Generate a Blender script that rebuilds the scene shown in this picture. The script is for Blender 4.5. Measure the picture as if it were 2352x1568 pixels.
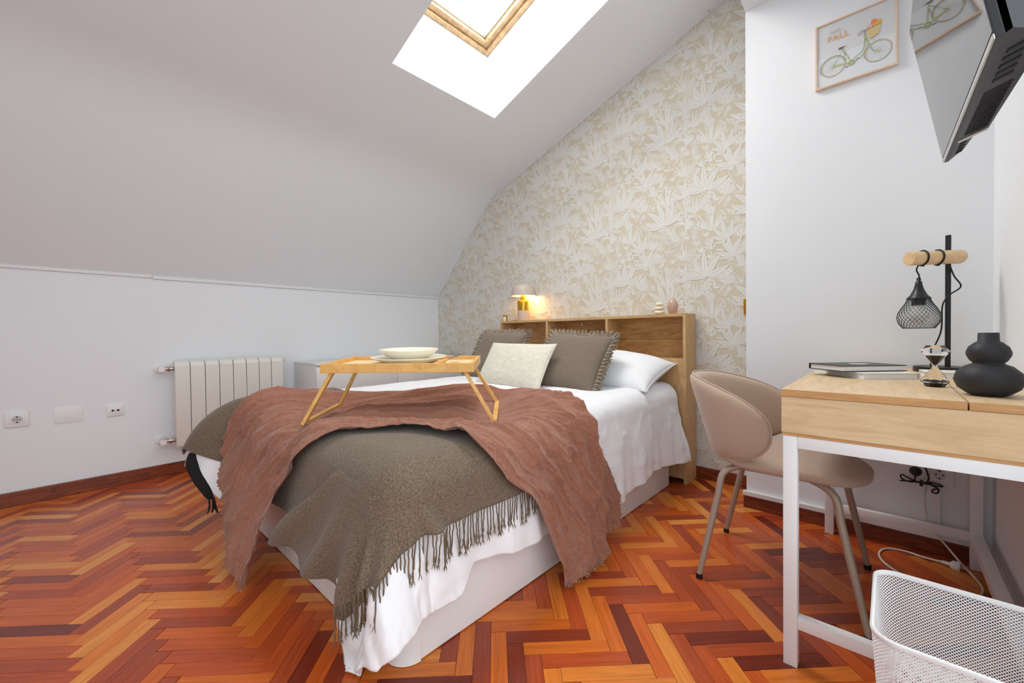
import bpy, bmesh, math, random
import numpy as np
from mathutils import Vector, Matrix

for o in list(bpy.data.objects): bpy.data.objects.remove(o, do_unlink=True)
SC = bpy.context.scene
COL = SC.collection
PI = math.pi

# ------------------------------------------------------------------ camera
FPX = 935.1
YAW, PITCH, ROLL = [math.radians(v) for v in (-42.8176, -0.9211, -0.6872)]
_f = np.array([math.sin(YAW)*math.cos(PITCH), math.cos(YAW)*math.cos(PITCH), math.sin(PITCH)])
_r = np.array([math.cos(YAW), -math.sin(YAW), 0.0]); _u = np.cross(_r, _f)
_c, _s = math.cos(ROLL), math.sin(ROLL)
CAM_M = np.array([_c*_r+_s*_u, -_s*_r+_c*_u, _f])      # right, up, forward
CAM_P = np.array([0, 0, 0.905])
cam = bpy.data.cameras.new('camera'); cam_o = bpy.data.objects.new('camera', cam); COL.objects.link(cam_o)
cam.sensor_fit = 'HORIZONTAL'; cam.sensor_width = 36; cam.lens = FPX/2352*36; cam.clip_start = .02; cam.clip_end = 200
R_, U_, F_ = CAM_M
cam_o.matrix_world = Matrix(((R_[0], U_[0], -F_[0], CAM_P[0]), (R_[1], U_[1], -F_[1], CAM_P[1]), (R_[2], U_[2], -F_[2], CAM_P[2]), (0, 0, 0, 1)))
SC.camera = cam_o

# ------------------------------------------------------------------ world, lights, exposure
WORLD_STRENGTH = 0.88
SKY_LAMP = 33.0
SUN = 0.88
W = bpy.data.worlds.new('World'); SC.world = W; W.use_nodes = True
bg = W.node_tree.nodes['Background']; bg.inputs[0].default_value = (0.875, 0.945, 1.0, 1); bg.inputs[1].default_value = WORLD_STRENGTH
SLOPE = math.atan(.354)
E1 = np.array([math.cos(SLOPE), 0, math.sin(SLOPE)]); E3 = np.array([-math.sin(SLOPE), 0, math.cos(SLOPE)])
SKY0 = np.array([-2.016, 0, 2.413]); SKY_Y0, SKY_Y1 = 1.231, 2.025
def skp(e1, y, e3):
    p = SKY0 + E1*e1 + E3*e3; return (p[0], y, p[2])
la = bpy.data.lights.new('daylight_through_skylight', 'AREA'); la.shape = 'RECTANGLE'; la.size = .95; la.size_y = .62
la.energy = SKY_LAMP; la.color = (1.0, 0.985, 0.96)
lo = bpy.data.objects.new('daylight_through_skylight', la); COL.objects.link(lo)
lo.location = skp(.64, (SKY_Y0+SKY_Y1)/2, .60)
lo.matrix_world = Matrix.Translation(Vector(lo.location)) @ Matrix(((E1[0], 0, E3[0], 0), (0, 1, 0, 0), (E1[2], 0, E3[2], 0), (0, 0, 0, 1)))
su = bpy.data.lights.new('added_side_sun', 'SUN'); su.energy = SUN; su.angle = math.radians(75); su.color = (.96, .98, 1.0)  # broad sun added as fill from the right, no such source known
suo = bpy.data.objects.new('added_side_sun', su); COL.objects.link(suo); suo.rotation_euler = Vector((-.86, .30, -.42)).to_track_quat('-Z', 'Y').to_euler()
vs = SC.view_settings
vs.view_transform = 'Standard'; vs.look = 'None'; vs.gamma = 1; vs.use_curve_mapping = False; vs.exposure = 0.36

# ------------------------------------------------------------------ helpers
rng = np.random.default_rng(7); random.seed(7)
def srgb(r, g, b):
    f = lambda v: (v/255/12.92) if v/255 <= .04045 else ((v/255+.055)/1.055)**2.4
    return (f(r), f(g), f(b), 1)
class NT:
    def __init__(s, name):
        s.m = bpy.data.materials.new(name); s.m.use_nodes = True; s.t = s.m.node_tree; s.n = s.t.nodes; s.b = s.n['Principled BSDF']
    def add(s, typ, **kw):
        x = s.n.new(typ)
        for k, v in kw.items():
            if k in x.inputs.keys(): x.inputs[k].default_value = v
            else: setattr(x, k, v)
        return x
    def link(s, a, b): s.t.links.new(a, b)
    def noise(s, scale, detail=3, rough=.5, vec=None, dist=0):
        x = s.add('ShaderNodeTexNoise'); x.inputs['Scale'].default_value = scale; x.inputs['Detail'].default_value = detail
        x.inputs['Roughness'].default_value = rough; x.inputs['Distortion'].default_value = dist
        if vec is not None: s.link(vec, x.inputs['Vector'])
        return x
    def ramp(s, fac, stops):
        x = s.add('ShaderNodeValToRGB'); el = x.color_ramp.elements
        while len(el) < len(stops): el.new(.5)
        for e, (p, c) in zip(el, stops): e.position = p; e.color = c
        s.link(fac, x.inputs[0]); return x
    def mapping(s, src='Object', scale=(1, 1, 1), rot=(0, 0, 0)):
        tc = s.add('ShaderNodeTexCoord'); mp = s.add('ShaderNodeMapping')
        mp.inputs['Scale'].default_value = scale; mp.inputs['Rotation'].default_value = rot
        s.link(tc.outputs[src], mp.inputs['Vector']); return mp.outputs[0]
    def bump(s, h, strength=.2, dist=.002):
        x = s.add('ShaderNodeBump'); x.inputs['Strength'].default_value = strength; x.inputs['Distance'].default_value = dist
        s.link(h, x.inputs['Height']); s.link(x.outputs[0], s.b.inputs['Normal']); return x
    def base(s, out): s.link(out, s.b.inputs['Base Color'])
    def set(s, **kw):
        for k, v in kw.items(): s.b.inputs[k.replace('_', ' ')].default_value = v
        return s
MAT = {}
def plain(name, col, rough=.5, metal=0.0, spec=.5, var=0.0, scale=20, bump=0.0, bscale=200, sheen=0.0):
    n = NT(name); n.set(Roughness=rough, Metallic=metal); n.b.inputs['Specular IOR Level'].default_value = spec
    n.b.inputs['Base Color'].default_value = col
    if var:
        v = n.mapping(); no = n.noise(scale, 4, .55, v)
        lo_ = tuple(c*(1-var) for c in col[:3])+(1,); hi = tuple(min(1, c*(1+var)) for c in col[:3])+(1,)
        n.base(n.ramp(no.outputs[0], [(.3, lo_), (.7, hi)]).outputs[0])
    if bump:
        v = n.mapping(); no = n.noise(bscale, 3, .6, v); n.bump(no.outputs[0], bump)
    if sheen: n.b.inputs['Sheen Weight'].default_value = sheen
    MAT[name] = n.m; return n.m
def wood(name, light, dark, scale=(1, 1, 1), rough=.45, grain=14, rot=(0, 0, 0), fine=.35):
    n = NT(name); n.set(Roughness=rough); v = n.mapping('Object', scale, rot)
    a = n.noise(grain, 5, .6, v, 1.2); b = n.noise(grain*6, 3, .6, v)
    mx = n.add('ShaderNodeMath', operation='MULTIPLY_ADD'); n.link(b.outputs[0], mx.inputs[0]); mx.inputs[1].default_value = fine
    sub = n.add('ShaderNodeMath', operation='ADD'); n.link(a.outputs[0], sub.inputs[0]); sub.inputs[1].default_value = -fine/2
    n.link(sub.outputs[0], mx.inputs[2])
    n.base(n.ramp(mx.outputs[0], [(.32, dark), (.68, light)]).outputs[0]); n.bump(b.outputs[0], .08, .001)
    MAT[name] = n.m; return n.m
def fabric(name, light, dark, scale=900, rough=.95, bump=.35, mott=0, sheen=.2):
    n = NT(name); n.set(Roughness=rough); n.b.inputs['Specular IOR Level'].default_value = .15; n.b.inputs['Sheen Weight'].default_value = sheen
    v = n.mapping(); a = n.noise(scale, 2, .6, v); src = a.outputs[0]
    if mott:
        b = n.noise(mott, 4, .65, v); mx = n.add('ShaderNodeMath', operation='MULTIPLY_ADD'); n.link(a.outputs[0], mx.inputs[0]); mx.inputs[1].default_value = .5
        h = n.add('ShaderNodeMath', operation='MULTIPLY'); n.link(b.outputs[0], h.inputs[0]); h.inputs[1].default_value = .5; n.link(h.outputs[0], mx.inputs[2]); src = mx.outputs[0]
    n.base(n.ramp(src, [(.36, dark), (.64, light)]).outputs[0]); n.bump(a.outputs[0], bump, .001)
    MAT[name] = n.m; return n.m

class MB:
    """collects geometry in world space, builds one mesh object"""
    def __init__(s): s.v = []; s.f = []; s.mi = []; s.cur = 0
    def add(s, vs_, fs):
        o = len(s.v); s.v += [tuple(map(float, p)) for p in vs_]; s.f += [tuple(i+o for i in f) for f in fs]; s.mi += [s.cur]*len(fs); return s
    def box(s, x0, x1, y0, y1, z0, z1, bev=0.0):
        if bev: return s.obox(((x0+x1)/2, (y0+y1)/2, (z0+z1)/2), (x1-x0, y1-y0, z1-z0), None, bev)
        return s.add([(x0, y0, z0), (x1, y0, z0), (x1, y1, z0), (x0, y1, z0), (x0, y0, z1), (x1, y0, z1), (x1, y1, z1), (x0, y1, z1)],
                     [(3, 2, 1, 0), (4, 5, 6, 7), (0, 1, 5, 4), (1, 2, 6, 5), (2, 3, 7, 6), (3, 0, 4, 7)])
    def obox(s, c, size, axes=None, bev=0.0, seg=2):
        bm = bmesh.new(); bmesh.ops.create_cube(bm, size=1)
        for v in bm.verts: v.co = Vector((v.co.x*size[0], v.co.y*size[1], v.co.z*size[2]))
        if bev: bmesh.ops.bevel(bm, geom=bm.edges[:], offset=min(bev, min(size)*.45), segments=seg, affect='EDGES', profile=.6)
        A = np.array(axes) if axes is not None else np.eye(3); c = np.array(c)
        bm.verts.ensure_lookup_table(); bm.verts.index_update()
        vs_ = [c + v.co.x*A[0] + v.co.y*A[1] + v.co.z*A[2] for v in bm.verts]; fs = [tuple(v.index for v in f.verts) for f in bm.faces]
        bm.free(); return s.add(vs_, fs)
    def bar(s, p0, p1, w, h, up=(0, 0, 1), bev=0.0):
        p0, p1 = np.array(p0, float), np.array(p1, float); d = p1-p0; L = np.linalg.norm(d); d /= L
        sd = np.cross(d, np.array(up, float)); sd /= np.linalg.norm(sd); u2 = np.cross(sd, d)
        return s.obox((p0+p1)/2, (L, w, h), (d, sd, u2), bev)
    def tube(s, path, r, n=10, caps=True, closed=False):
        P = np.array(path, float); m = len(P); rr = np.broadcast_to(np.asarray(r, float), (m,))
        T = np.gradient(P, axis=0) if not closed else (np.roll(P, -1, 0)-np.roll(P, 1, 0))
        T /= np.maximum(np.linalg.norm(T, axis=1)[:, None], 1e-9)
        ref = np.array([0, 0, 1.0]) if abs(T[0][2]) < .9 else np.array([1.0, 0, 0])
        u = np.cross(T[0], ref); u /= np.linalg.norm(u); vs_ = []
        for i in range(m):
            u = u - T[i]*(u@T[i]); u /= max(np.linalg.norm(u), 1e-9); w = np.cross(T[i], u)
            for k in range(n):
                a = 2*PI*k/n; vs_.append(P[i]+rr[i]*(math.cos(a)*u+math.sin(a)*w))
        fs = []
        for i in range(m if closed else m-1):
            j = (i+1) % m
            for k in range(n): fs.append((i*n+k, i*n+(k+1) % n, j*n+(k+1) % n, j*n+k))
        if caps and not closed: fs += [tuple(range(n))[::-1], tuple((m-1)*n+k for k in range(n))]
        return s.add(vs_, fs)
    def cyl(s, p0, p1, r, n=24, r2=None): return s.tube([p0, p1], [r, r if r2 is None else r2], n)
    def lathe(s, c, prof, n=36, axis=None, u=None):
        """prof list of (r,h) ; c centre; axis up"""
        ax = np.array(axis if axis is not None else (0, 0, 1), float); ax /= np.linalg.norm(ax)
        ref = np.array(u if u is not None else ((1, 0, 0) if abs(ax[0]) < .9 else (0, 1, 0)), float)
        a0 = ref-ax*(ref@ax); a0 /= np.linalg.norm(a0); a1 = np.cross(ax, a0); c = np.array(c, float); vs_ = []; fs = []
        for r, h in prof:
            for k in range(n):
                t = 2*PI*k/n; vs_.append(c+ax*h+max(r, 1e-5)*(math.cos(t)*a0+math.sin(t)*a1))
        for i in range(len(prof)-1):
            for k in range(n): fs.append((i*n+k, i*n+(k+1) % n, (i+1)*n+(k+1) % n, (i+1)*n+k))
        return s.add(vs_, fs)
    def grid(s, P, flip=False):
        """P array (m,n,3)"""
        m, n = P.shape[:2]; fs = []
        for i in range(m-1):
            for j in range(n-1):
                q = (i*n+j, i*n+j+1, (i+1)*n+j+1, (i+1)*n+j); fs.append(q[::-1] if flip else q)
        return s.add(P.reshape(-1, 3), fs)
    def poly_prism(s, pts, p0, ax, bx, nrm, th):
        """flat polygon pts (a,b) in the plane p0+a*ax+b*bx, extruded by th along nrm"""
        p0, ax, bx, nrm = [np.array(q, float) for q in (p0, ax, bx, nrm)]; n = len(pts)
        A = [p0+a*ax+b*bx for a, b in pts]; B = [q+nrm*th for q in A]
        return s.add(A+B, [tuple(range(n))[::-1], tuple(range(n, 2*n))]+[(i, (i+1) % n, n+(i+1) % n, n+i) for i in range(n)])
    def build(s, name, mat, parent=None, smooth=False, uv=None, loc=None):
        me = bpy.data.meshes.new(name); off = np.array(wloc(parent)) if parent is not None else (np.array(loc) if loc is not None else np.zeros(3))
        V = np.array(s.v, float)-off; me.from_pydata(V.tolist(), [], s.f)
        mats = mat if isinstance(mat, (list, tuple)) else [mat]
        for m_ in mats: me.materials.append(MAT[m_] if isinstance(m_, str) else m_)
        if len(mats) > 1: me.polygons.foreach_set('material_index', s.mi)
        if smooth:
            me.polygons.foreach_set('use_smooth', [True]*len(me.polygons))
            if smooth != 'all': me.set_sharp_from_angle(angle=math.radians(40 if smooth is True else smooth))
        me.validate(); me.update()
        bm = bmesh.new(); bm.from_mesh(me); bmesh.ops.recalc_face_normals(bm, faces=bm.faces[:]); bm.to_mesh(me); bm.free()
        o = bpy.data.objects.new(name, me); COL.objects.link(o)
        if parent is not None: o.parent = parent
        elif loc is not None: o.location = loc
        return o
def wloc(p):
    l = np.zeros(3)
    while p is not None: l += np.array(p.location); p = p.parent
    return l
def tag(o, label, cat=None, group=None, kind=None):
    if label: o['label'] = label
    if cat: o['category'] = cat
    if group: o['group'] = group
    if kind: o['kind'] = kind
    return o
def thing(name, loc, label, cat, group=None):
    o = bpy.data.objects.new(name, None); COL.objects.link(o); o.location = loc; o.empty_display_size = .05; return tag(o, label, cat, group)
def struct(name, mb, mat, label, smooth=False, cat=None):
    o = mb.build(name, mat, None, smooth); o['kind'] = 'structure'; o['label'] = label; return o
def catmull(P, n):
    P = np.array(P, float); t = np.linspace(0, len(P)-1, n); i = np.clip(t.astype(int), 0, len(P)-2); f = (t-i)[:, None]
    g = lambda k: P[np.clip(k, 0, len(P)-1)]
    p0, p1, p2, p3 = g(i-1), g(i), g(i+1), g(i+2)
    return .5*((2*p1)+(-p0+p2)*f+(2*p0-5*p1+4*p2-p3)*f**2+(-p0+3*p1-3*p2+p3)*f**3)
def lerpline(P, n):
    P = np.array(P, float); L = np.r_[0, np.cumsum(np.linalg.norm(np.diff(P, axis=0), axis=1))]; t = np.linspace(0, L[-1], n)
    return np.stack([np.interp(t, L, P[:, k]) for k in range(P.shape[1])], -1)
_LAT = rng.random((256, 256))
def vnoise(x, y):
    xi = np.floor(x).astype(int); yi = np.floor(y).astype(int); fx = x-xi; fy = y-yi; fx = fx*fx*(3-2*fx); fy = fy*fy*(3-2*fy)
    g = lambda a, b: _LAT[a % 256, b % 256]
    return (g(xi, yi)*(1-fx)+g(xi+1, yi)*fx)*(1-fy)+(g(xi, yi+1)*(1-fx)+g(xi+1, yi+1)*fx)*fy
def fbm(x, y, o=3):
    r = 0; a = 1; t = 0
    for k in range(o): r = r+a*vnoise(x*2**k+17*k, y*2**k+31*k); t += a; a *= .5
    return r/t
def sst(x, e0, e1):
    t = np.clip((x-e0)/(e1-e0), 0, 1); return t*t*(3-2*t)
def proj(p):
    q = (np.asarray(p, float)-CAM_P)@CAM_M.T; return 1176+FPX*q[..., 0]/q[..., 2], 784-FPX*q[..., 1]/q[..., 2], q[..., 2]

# ------------------------------------------------------------------ materials
plain('wall_paint', srgb(237, 240, 243), .85, spec=.2, bump=.05, bscale=60)
plain('ceiling_paint', srgb(237, 241, 244), .9, spec=.2, bump=.05, bscale=40)
plain('gloss_white', srgb(238, 238, 238), .3)
plain('satin_white', srgb(232, 231, 230), .45)
plain('metal_white', srgb(238, 238, 238), .4)
plain('radiator_enamel', srgb(232, 230, 222), .35)
plain('plastic_white', srgb(236, 236, 236), .35)
plain('plastic_shadow', srgb(205, 205, 205), .5)
plain('black_hole', srgb(14, 12, 12), .7)
plain('chrome', srgb(200, 195, 188), .22, metal=1.0)
plain('brass', srgb(205, 160, 60), .28, metal=1.0)
plain('brass_dull', srgb(165, 128, 60), .35, metal=.8)
plain('wallpaper_base', srgb(214, 204, 184), .75, spec=.25, var=.02, scale=6)
plain('wallpaper_leaf', srgb(226, 226, 221), .7, spec=.25, var=.02, scale=30)
plain('wallpaper_leaf_soft', srgb(221, 216, 203), .7, spec=.25)
plain('wallpaper_vein', srgb(206, 200, 186), .75, spec=.25)
plain('black_matt', srgb(42, 42, 45), .55, spec=.4)
plain('black_metal', srgb(22, 22, 24), .4)
plain('black_rubber', srgb(14, 14, 15), .5)
plain('tv_plastic', srgb(44, 45, 49), .45)
plain('tv_slot', srgb(8, 8, 9), .6)
plain('paper', srgb(238, 236, 230), .8)
plain('cover_white', srgb(232, 230, 226), .55)
plain('cover_black', srgb(28, 28, 30), .4)
plain('tube_taupe', srgb(172, 155, 138), .4, metal=.2)
plain('sand', srgb(48, 34, 26), .9, var=.2, scale=400)
plain('ceramic_cream', srgb(240, 234, 214), .22)
plain('ceramic_cream_inside', srgb(243, 240, 228), .15)
plain('wax', srgb(238, 228, 205), .4)
plain('pink_glaze', srgb(196, 160, 140), .15)
plain('lamp_taupe', srgb(205, 190, 178), .4)
plain('lamp_inner', srgb(250, 240, 220), .5)
plain('steel', srgb(205, 205, 205), .2, metal=1.0)
plain('cord_black', srgb(12, 12, 13), .5)
plain('cord_white', srgb(226, 218, 205), .45)
plain('skylight_white', srgb(244, 245, 246), .5)
plain('alu_pale', srgb(205, 214, 216), .4)
plain('peach_sheet', srgb(235, 225, 215), .9)
plain('fringe_wool', srgb(108, 92, 74), .95, var=.3, scale=300)
plain('fringe_black', srgb(20, 17, 16), .95)
plain('fringe_ruffle', srgb(152, 138, 121), .95, var=.45, scale=90)
plain('muslin_fray', srgb(176, 138, 112), .95)
plain('print_paper', srgb(224, 226, 228), .35)
for nm, c_ in dict(print_green=(178, 190, 120), print_green_dark=(138, 160, 108), print_tyre=(188, 176, 158), print_grey=(150, 146, 142), print_brown=(120, 92, 84), print_orange=(240, 140, 70), print_yellow=(246, 178, 50), print_wicker=(232, 208, 140), print_text=(236, 178, 106), print_script=(214, 204, 196), print_pink=(228, 190, 168)).items():
    plain(nm, srgb(*c_), .5)
wood('oak_headboard', srgb(214, 178, 128), srgb(186, 146, 96), (1.2, 8, 8), grain=5)
wood('oak_upright', srgb(214, 178, 128), srgb(190, 150, 100), (8, 8, 1.0), grain=5)
wood('oak_back', srgb(206, 160, 102), srgb(166, 118, 66), (1.5, 6, 6), grain=4)
wood('desk_oak', srgb(226, 196, 154), srgb(208, 174, 130), (1.0, 9, 9), grain=5)
wood('desk_oak_long', srgb(228, 200, 160), srgb(212, 180, 138), (9, 1.0, 9), grain=5)
wood('desk_edge', srgb(208, 160, 104), srgb(190, 138, 84), (1.0, 9, 9), grain=6)
wood('bamboo', srgb(232, 184, 108), srgb(214, 158, 82), (6, 6, 6), grain=4)
wood('bamboo_pale', srgb(246, 222, 176), srgb(238, 208, 156), (6, 6, 6), grain=4)
wood('pine_light', srgb(236, 204, 158), srgb(220, 182, 132), (6, 6, 6), grain=5)
wood('pine_frame', srgb(184, 156, 118), srgb(146, 114, 78), (3, 3, 3), grain=5)
wood('frame_beech', srgb(232, 206, 184), srgb(220, 190, 164), (4, 4, 4), grain=5)
wood('baseboard_wood', srgb(142, 66, 30), srgb(92, 36, 16), (2, 2, 14), .35, grain=4)
fabric('cotton_white', srgb(244, 245, 247), srgb(232, 233, 236), 700, bump=.12)
fabric('linen_cream', srgb(232, 228, 212), srgb(206, 200, 180), 350, bump=.4, mott=60)
fabric('linen_grey', srgb(134, 120, 106), srgb(108, 95, 82), 500, bump=.35)
fabric('wool_taupe', srgb(144, 126, 107), srgb(64, 52, 41), 700, bump=.25, mott=240)
def crinkled():
    n = NT('muslin_mauve'); n.set(Roughness=.95); n.b.inputs['Specular IOR Level'].default_value = .12; n.b.inputs['Sheen Weight'].default_value = .25
    v = n.mapping(); a = n.noise(700, 2, .6, v); c = n.noise(30, 4, .6, v, 3.0)
    n.base(n.ramp(c.outputs[0], [(.30, srgb(146, 98, 78)), (.5, srgb(156, 107, 87)), (.70, srgb(166, 116, 95))]).outputs[0])
    b1 = n.add('ShaderNodeBump'); b1.inputs['Strength'].default_value = .6; b1.inputs['Distance'].default_value = .008; n.link(c.outputs[0], b1.inputs['Height'])
    b2 = n.add('ShaderNodeBump'); b2.inputs['Strength'].default_value = .3; b2.inputs['Distance'].default_value = .001; n.link(a.outputs[0], b2.inputs['Height']); n.link(b1.outputs[0], b2.inputs['Normal']); n.link(b2.outputs[0], n.b.inputs['Normal'])
    MAT['muslin_mauve'] = n.m
crinkled()
fabric('chair_velvet', srgb(196, 172, 152), srgb(182, 157, 137), 500, bump=.2, sheen=.4)
def glassy():
    n = NT('clear_glass'); n.set(Roughness=.02, IOR=1.35); n.b.inputs['Transmission Weight'].default_value = 1; n.b.inputs['Base Color'].default_value = (1, 1, 1, 1); MAT['clear_glass'] = n.m
    n = NT('window_glass'); tr = n.add('ShaderNodeBsdfTransparent'); gl = n.add('ShaderNodeBsdfGlossy'); gl.inputs['Roughness'].default_value = .02
    mx = n.add('ShaderNodeMixShader'); mx.inputs[0].default_value = .06; n.link(tr.outputs[0], mx.inputs[1]); n.link(gl.outputs[0], mx.inputs[2])
    n.link(mx.outputs[0], n.n['Material Output'].inputs[0]); MAT['window_glass'] = n.m
    n = NT('tv_screen'); n.set(Roughness=.015, IOR=1.9); n.b.inputs['Base Color'].default_value = srgb(46, 48, 50); n.b.inputs['Specular IOR Level'].default_value = .9; MAT['tv_screen'] = n.m
    n = NT('bulb_glow'); n.b.inputs['Emission Color'].default_value = srgb(255, 214, 140); n.b.inputs['Emission Strength'].default_value = 12; MAT['bulb_glow'] = n.m
    n = NT('bulb_frosted'); n.set(Roughness=.4); n.b.inputs['Base Color'].default_value = srgb(240, 240, 238); n.b.inputs['Transmission Weight'].default_value = .3; MAT['bulb_frosted'] = n.m
glassy()
def parquet(name, island):
    n = NT(name)
    if island: g = n.add('ShaderNodeNewGeometry'); rnd = g.outputs['Random Per Island']
    else: g = n.add('ShaderNodeObjectInfo'); rnd = g.outputs['Random']
    uvn = n.add('ShaderNodeUVMap'); uvn.uv_map = 'UVMap'
    cmb = n.add('ShaderNodeCombineXYZ'); ml = n.add('ShaderNodeMath', operation='MULTIPLY'); n.link(rnd, ml.inputs[0]); ml.inputs[1].default_value = 37.0
    n.link(ml.outputs[0], cmb.inputs[0]); n.link(ml.outputs[0], cmb.inputs[1])
    va = n.add('ShaderNodeVectorMath', operation='ADD'); n.link(uvn.outputs[0], va.inputs[0]); n.link(cmb.outputs[0], va.inputs[1])
    mp = n.add('ShaderNodeMapping'); mp.inputs['Scale'].default_value = (3, 60, 1); n.link(va.outputs[0], mp.inputs[0])
    gr = n.noise(1.4, 5, .65, mp.outputs[0], 1.0)
    tone = n.ramp(rnd, [(0, srgb(112, 42, 28)), (.08, srgb(154, 66, 38)), (.3, srgb(184, 80, 38)), (.5, srgb(202, 94, 36)), (.7, srgb(210, 106, 38)), (.88, srgb(222, 132, 54)), (1, srgb(230, 152, 74))])
    dk = n.ramp(gr.outputs[0], [(.25, (.55, .48, .42, 1)), (.65, (1.08, 1.06, 1.03, 1))])
    mx = n.add('ShaderNodeMix', data_type='RGBA', blend_type='MULTIPLY'); mx.inputs[0].default_value = .75
    n.link(tone.outputs[0], mx.inputs[6]); n.link(dk.outputs[0], mx.inputs[7]); n.base(mx.outputs[2])
    v = n.mapping('Object'); tc = n.n.new('ShaderNodeNewGeometry'); wn = n.noise(2.2, 4, .6, tc.outputs['Position']); 
    rr = n.ramp(wn.outputs[0], [(.3, (.16, .16, .16, 1)), (.7, (.34, .34, .34, 1))]); n.link(rr.outputs[0], n.b.inputs['Roughness'])
    n.b.inputs['Specular IOR Level'].default_value = .36; n.bump(gr.outputs[0], .04, .001); MAT[name] = n.m
parquet('parquet', False); parquet('parquet_field', True)
plain('floor_joint', srgb(70, 32, 16), .7)
plain('floor_joint_pale', srgb(120, 70, 40), .7)

# ------------------------------------------------------------------ room shell
XK, YW, XP, YP, XRW = -3.525, 2.653, -.541, 2.361, .288
YB = -1.2
PROF = [(-3.525, 1.32), (-3.06, 1.815), (-2.78, 2.09), (-2.69, 2.163), (-2.603, 2.205), (-2.50, 2.243), (-2.016, 2.413)]
CEIL = lambda x: 2.413+.354*(x+2.016)
ZS = 2.535     # dropped flat ceiling above desk
# floor
fl = struct('floor', MB().box(XK-.1, XRW+.1, YB, YW+.1, -.06, -.003), 'floor_joint', 'orange brown herringbone parquet floor')
PL, PW = .2485, .0474
def clip_rect(poly, x0, x1, y0, y1):
    for ax, lim, sg in ((0, x0, 1), (0, x1, -1), (1, y0, 1), (1, y1, -1)):
        out = []
        for i in range(len(poly)):
            p, q = poly[i], poly[(i+1) % len(poly)]; dp, dq = (p[ax]-lim)*sg, (q[ax]-lim)*sg
            if dp >= 0: out.append(p)
            if dp*dq < 0:
                t = dp/(dp-dq); out.append(tuple(p[k]+(q[k]-p[k])*t for k in range(len(p))))
        poly = out
        if len(poly) < 3: return []
    return poly
def plank_mesh_data(poly):
    """poly of (x,y,u,v): chamfered plank, top at z=0"""
    n = len(poly); cx = sum(p[0] for p in poly)/n; cy = sum(p[1] for p in poly)/n; V = []; ch = .0007
    for p in poly: V.append((p[0], p[1], -.004))
    for p in poly:
        d = math.hypot(p[0]-cx, p[1]-cy); V.append((p[0], p[1], -.0009))
    for p in poly:
        V.append((p[0]-(p[0]-cx)*ch*2/max(.03, abs(p[0]-cx)+.02), p[1]-(p[1]-cy)*ch*2/max(.03, abs(p[1]-cy)+.02), 0))
    Fs = [tuple(range(2*n, 3*n))]
    for i in range(n):
        j = (i+1) % n; Fs.append((i, j, n+j, n+i)); Fs.append((n+i, n+j, 2*n+j, 2*n+i))
    return V, Fs, [p[2:] for p in poly]*3
planks = []; q2 = 1/math.sqrt(2); G_ = .0005
for T in range(-12, 14):
    for k in range(-75, 75):
        for typ in (0, 1):
            if typ == 0: u0, v0, lu, lv = -.028+k*PW, 1.229-k*PW, PL, PW
            else: u0, v0, lu, lv = -.028+PL+k*PW, 1.229-k*PW, PW, PL
            u0 += T*PL; v0 += T*PL
            cx, cy = (u0+lu/2-v0-lv/2)*q2, (u0+lu/2+v0+lv/2)*q2
            if cx < XK-.2 or cx > XRW+.2 or cy < YB-.2 or cy > YW+.2: continue
            pts = []
            for a, b in ((0, 0), (1, 0), (1, 1), (0, 1)):
                u = u0+G_+(lu-2*G_)*a; v = v0+G_+(lv-2*G_)*b
                uv_ = (a*PL, b*PW) if typ == 0 else (b*PL, a*PW)
                pts.append(((u-v)*q2, (u+v)*q2)+uv_)
            full = all(XK <= p[0] <= XRW and YB <= p[1] <= YW for p in pts)
            if not full:
                pts = clip_rect(pts, XK, XRW, YB, YW)
                if len(pts) < 3: continue
            if min(p[0] for p in pts) > XP and min(p[1] for p in pts) > YP: continue
            under_bed = (-2.36 < cx < -.96) and (.60 < cy < 2.5)
            P3 = np.array([(p[0], p[1], 0) for p in pts]); U, V, D = proj(P3); area = 0
            if D.min() > .05:
                ar = .5*abs(sum(U[i]*V[(i+1) % len(U)]-U[(i+1) % len(U)]*V[i] for i in range(len(U))))
                inside = ((U > -20) & (U < 2372) & (V > 700) & (V < 1590)).mean()
                area = ar*inside*(0 if under_bed else 1)
            planks.append((area, typ, cx, cy, full, pts))
planks.sort(key=lambda t: -t[0])
def set_uv(me, uvs):
    l = me.uv_layers.new(name='UVMap'); idx = np.zeros(len(me.loops), int); me.loops.foreach_get('vertex_index', idx); l.data.foreach_set('uv', np.array(uvs, float)[idx].ravel())
shared = {}
for area, typ, cx, cy, full, pts in planks[:300]:
    if full and typ in shared: me = shared[typ]
    else:
        V, Fs, uvs = plank_mesh_data([(p[0]-cx, p[1]-cy)+tuple(p[2:]) for p in pts]); me = bpy.data.meshes.new('plank'); me.from_pydata(V, [], Fs); me.materials.append(MAT['parquet']); set_uv(me, uvs); me.update()
        if full: shared[typ] = me
    o = bpy.data.objects.new('plank', me); COL.objects.link(o); o.location = (cx, cy, 0); o.parent = fl
V, Fs, UVs = [], [], []
for area, typ, cx, cy, full, pts in planks[300:]:
    v, f_, uv_ = plank_mesh_data(pts); n0 = len(V); V += v; UVs += uv_; Fs += [tuple(i+n0 for i in f) for f in f_]
me = bpy.data.meshes.new('plank_field'); me.from_pydata(V, [], Fs); me.materials.append(MAT['parquet_field']); set_uv(me, UVs); me.update()
o = bpy.data.objects.new('plank_field', me); COL.objects.link(o); o.parent = fl; o['kind'] = 'stuff'

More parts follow.
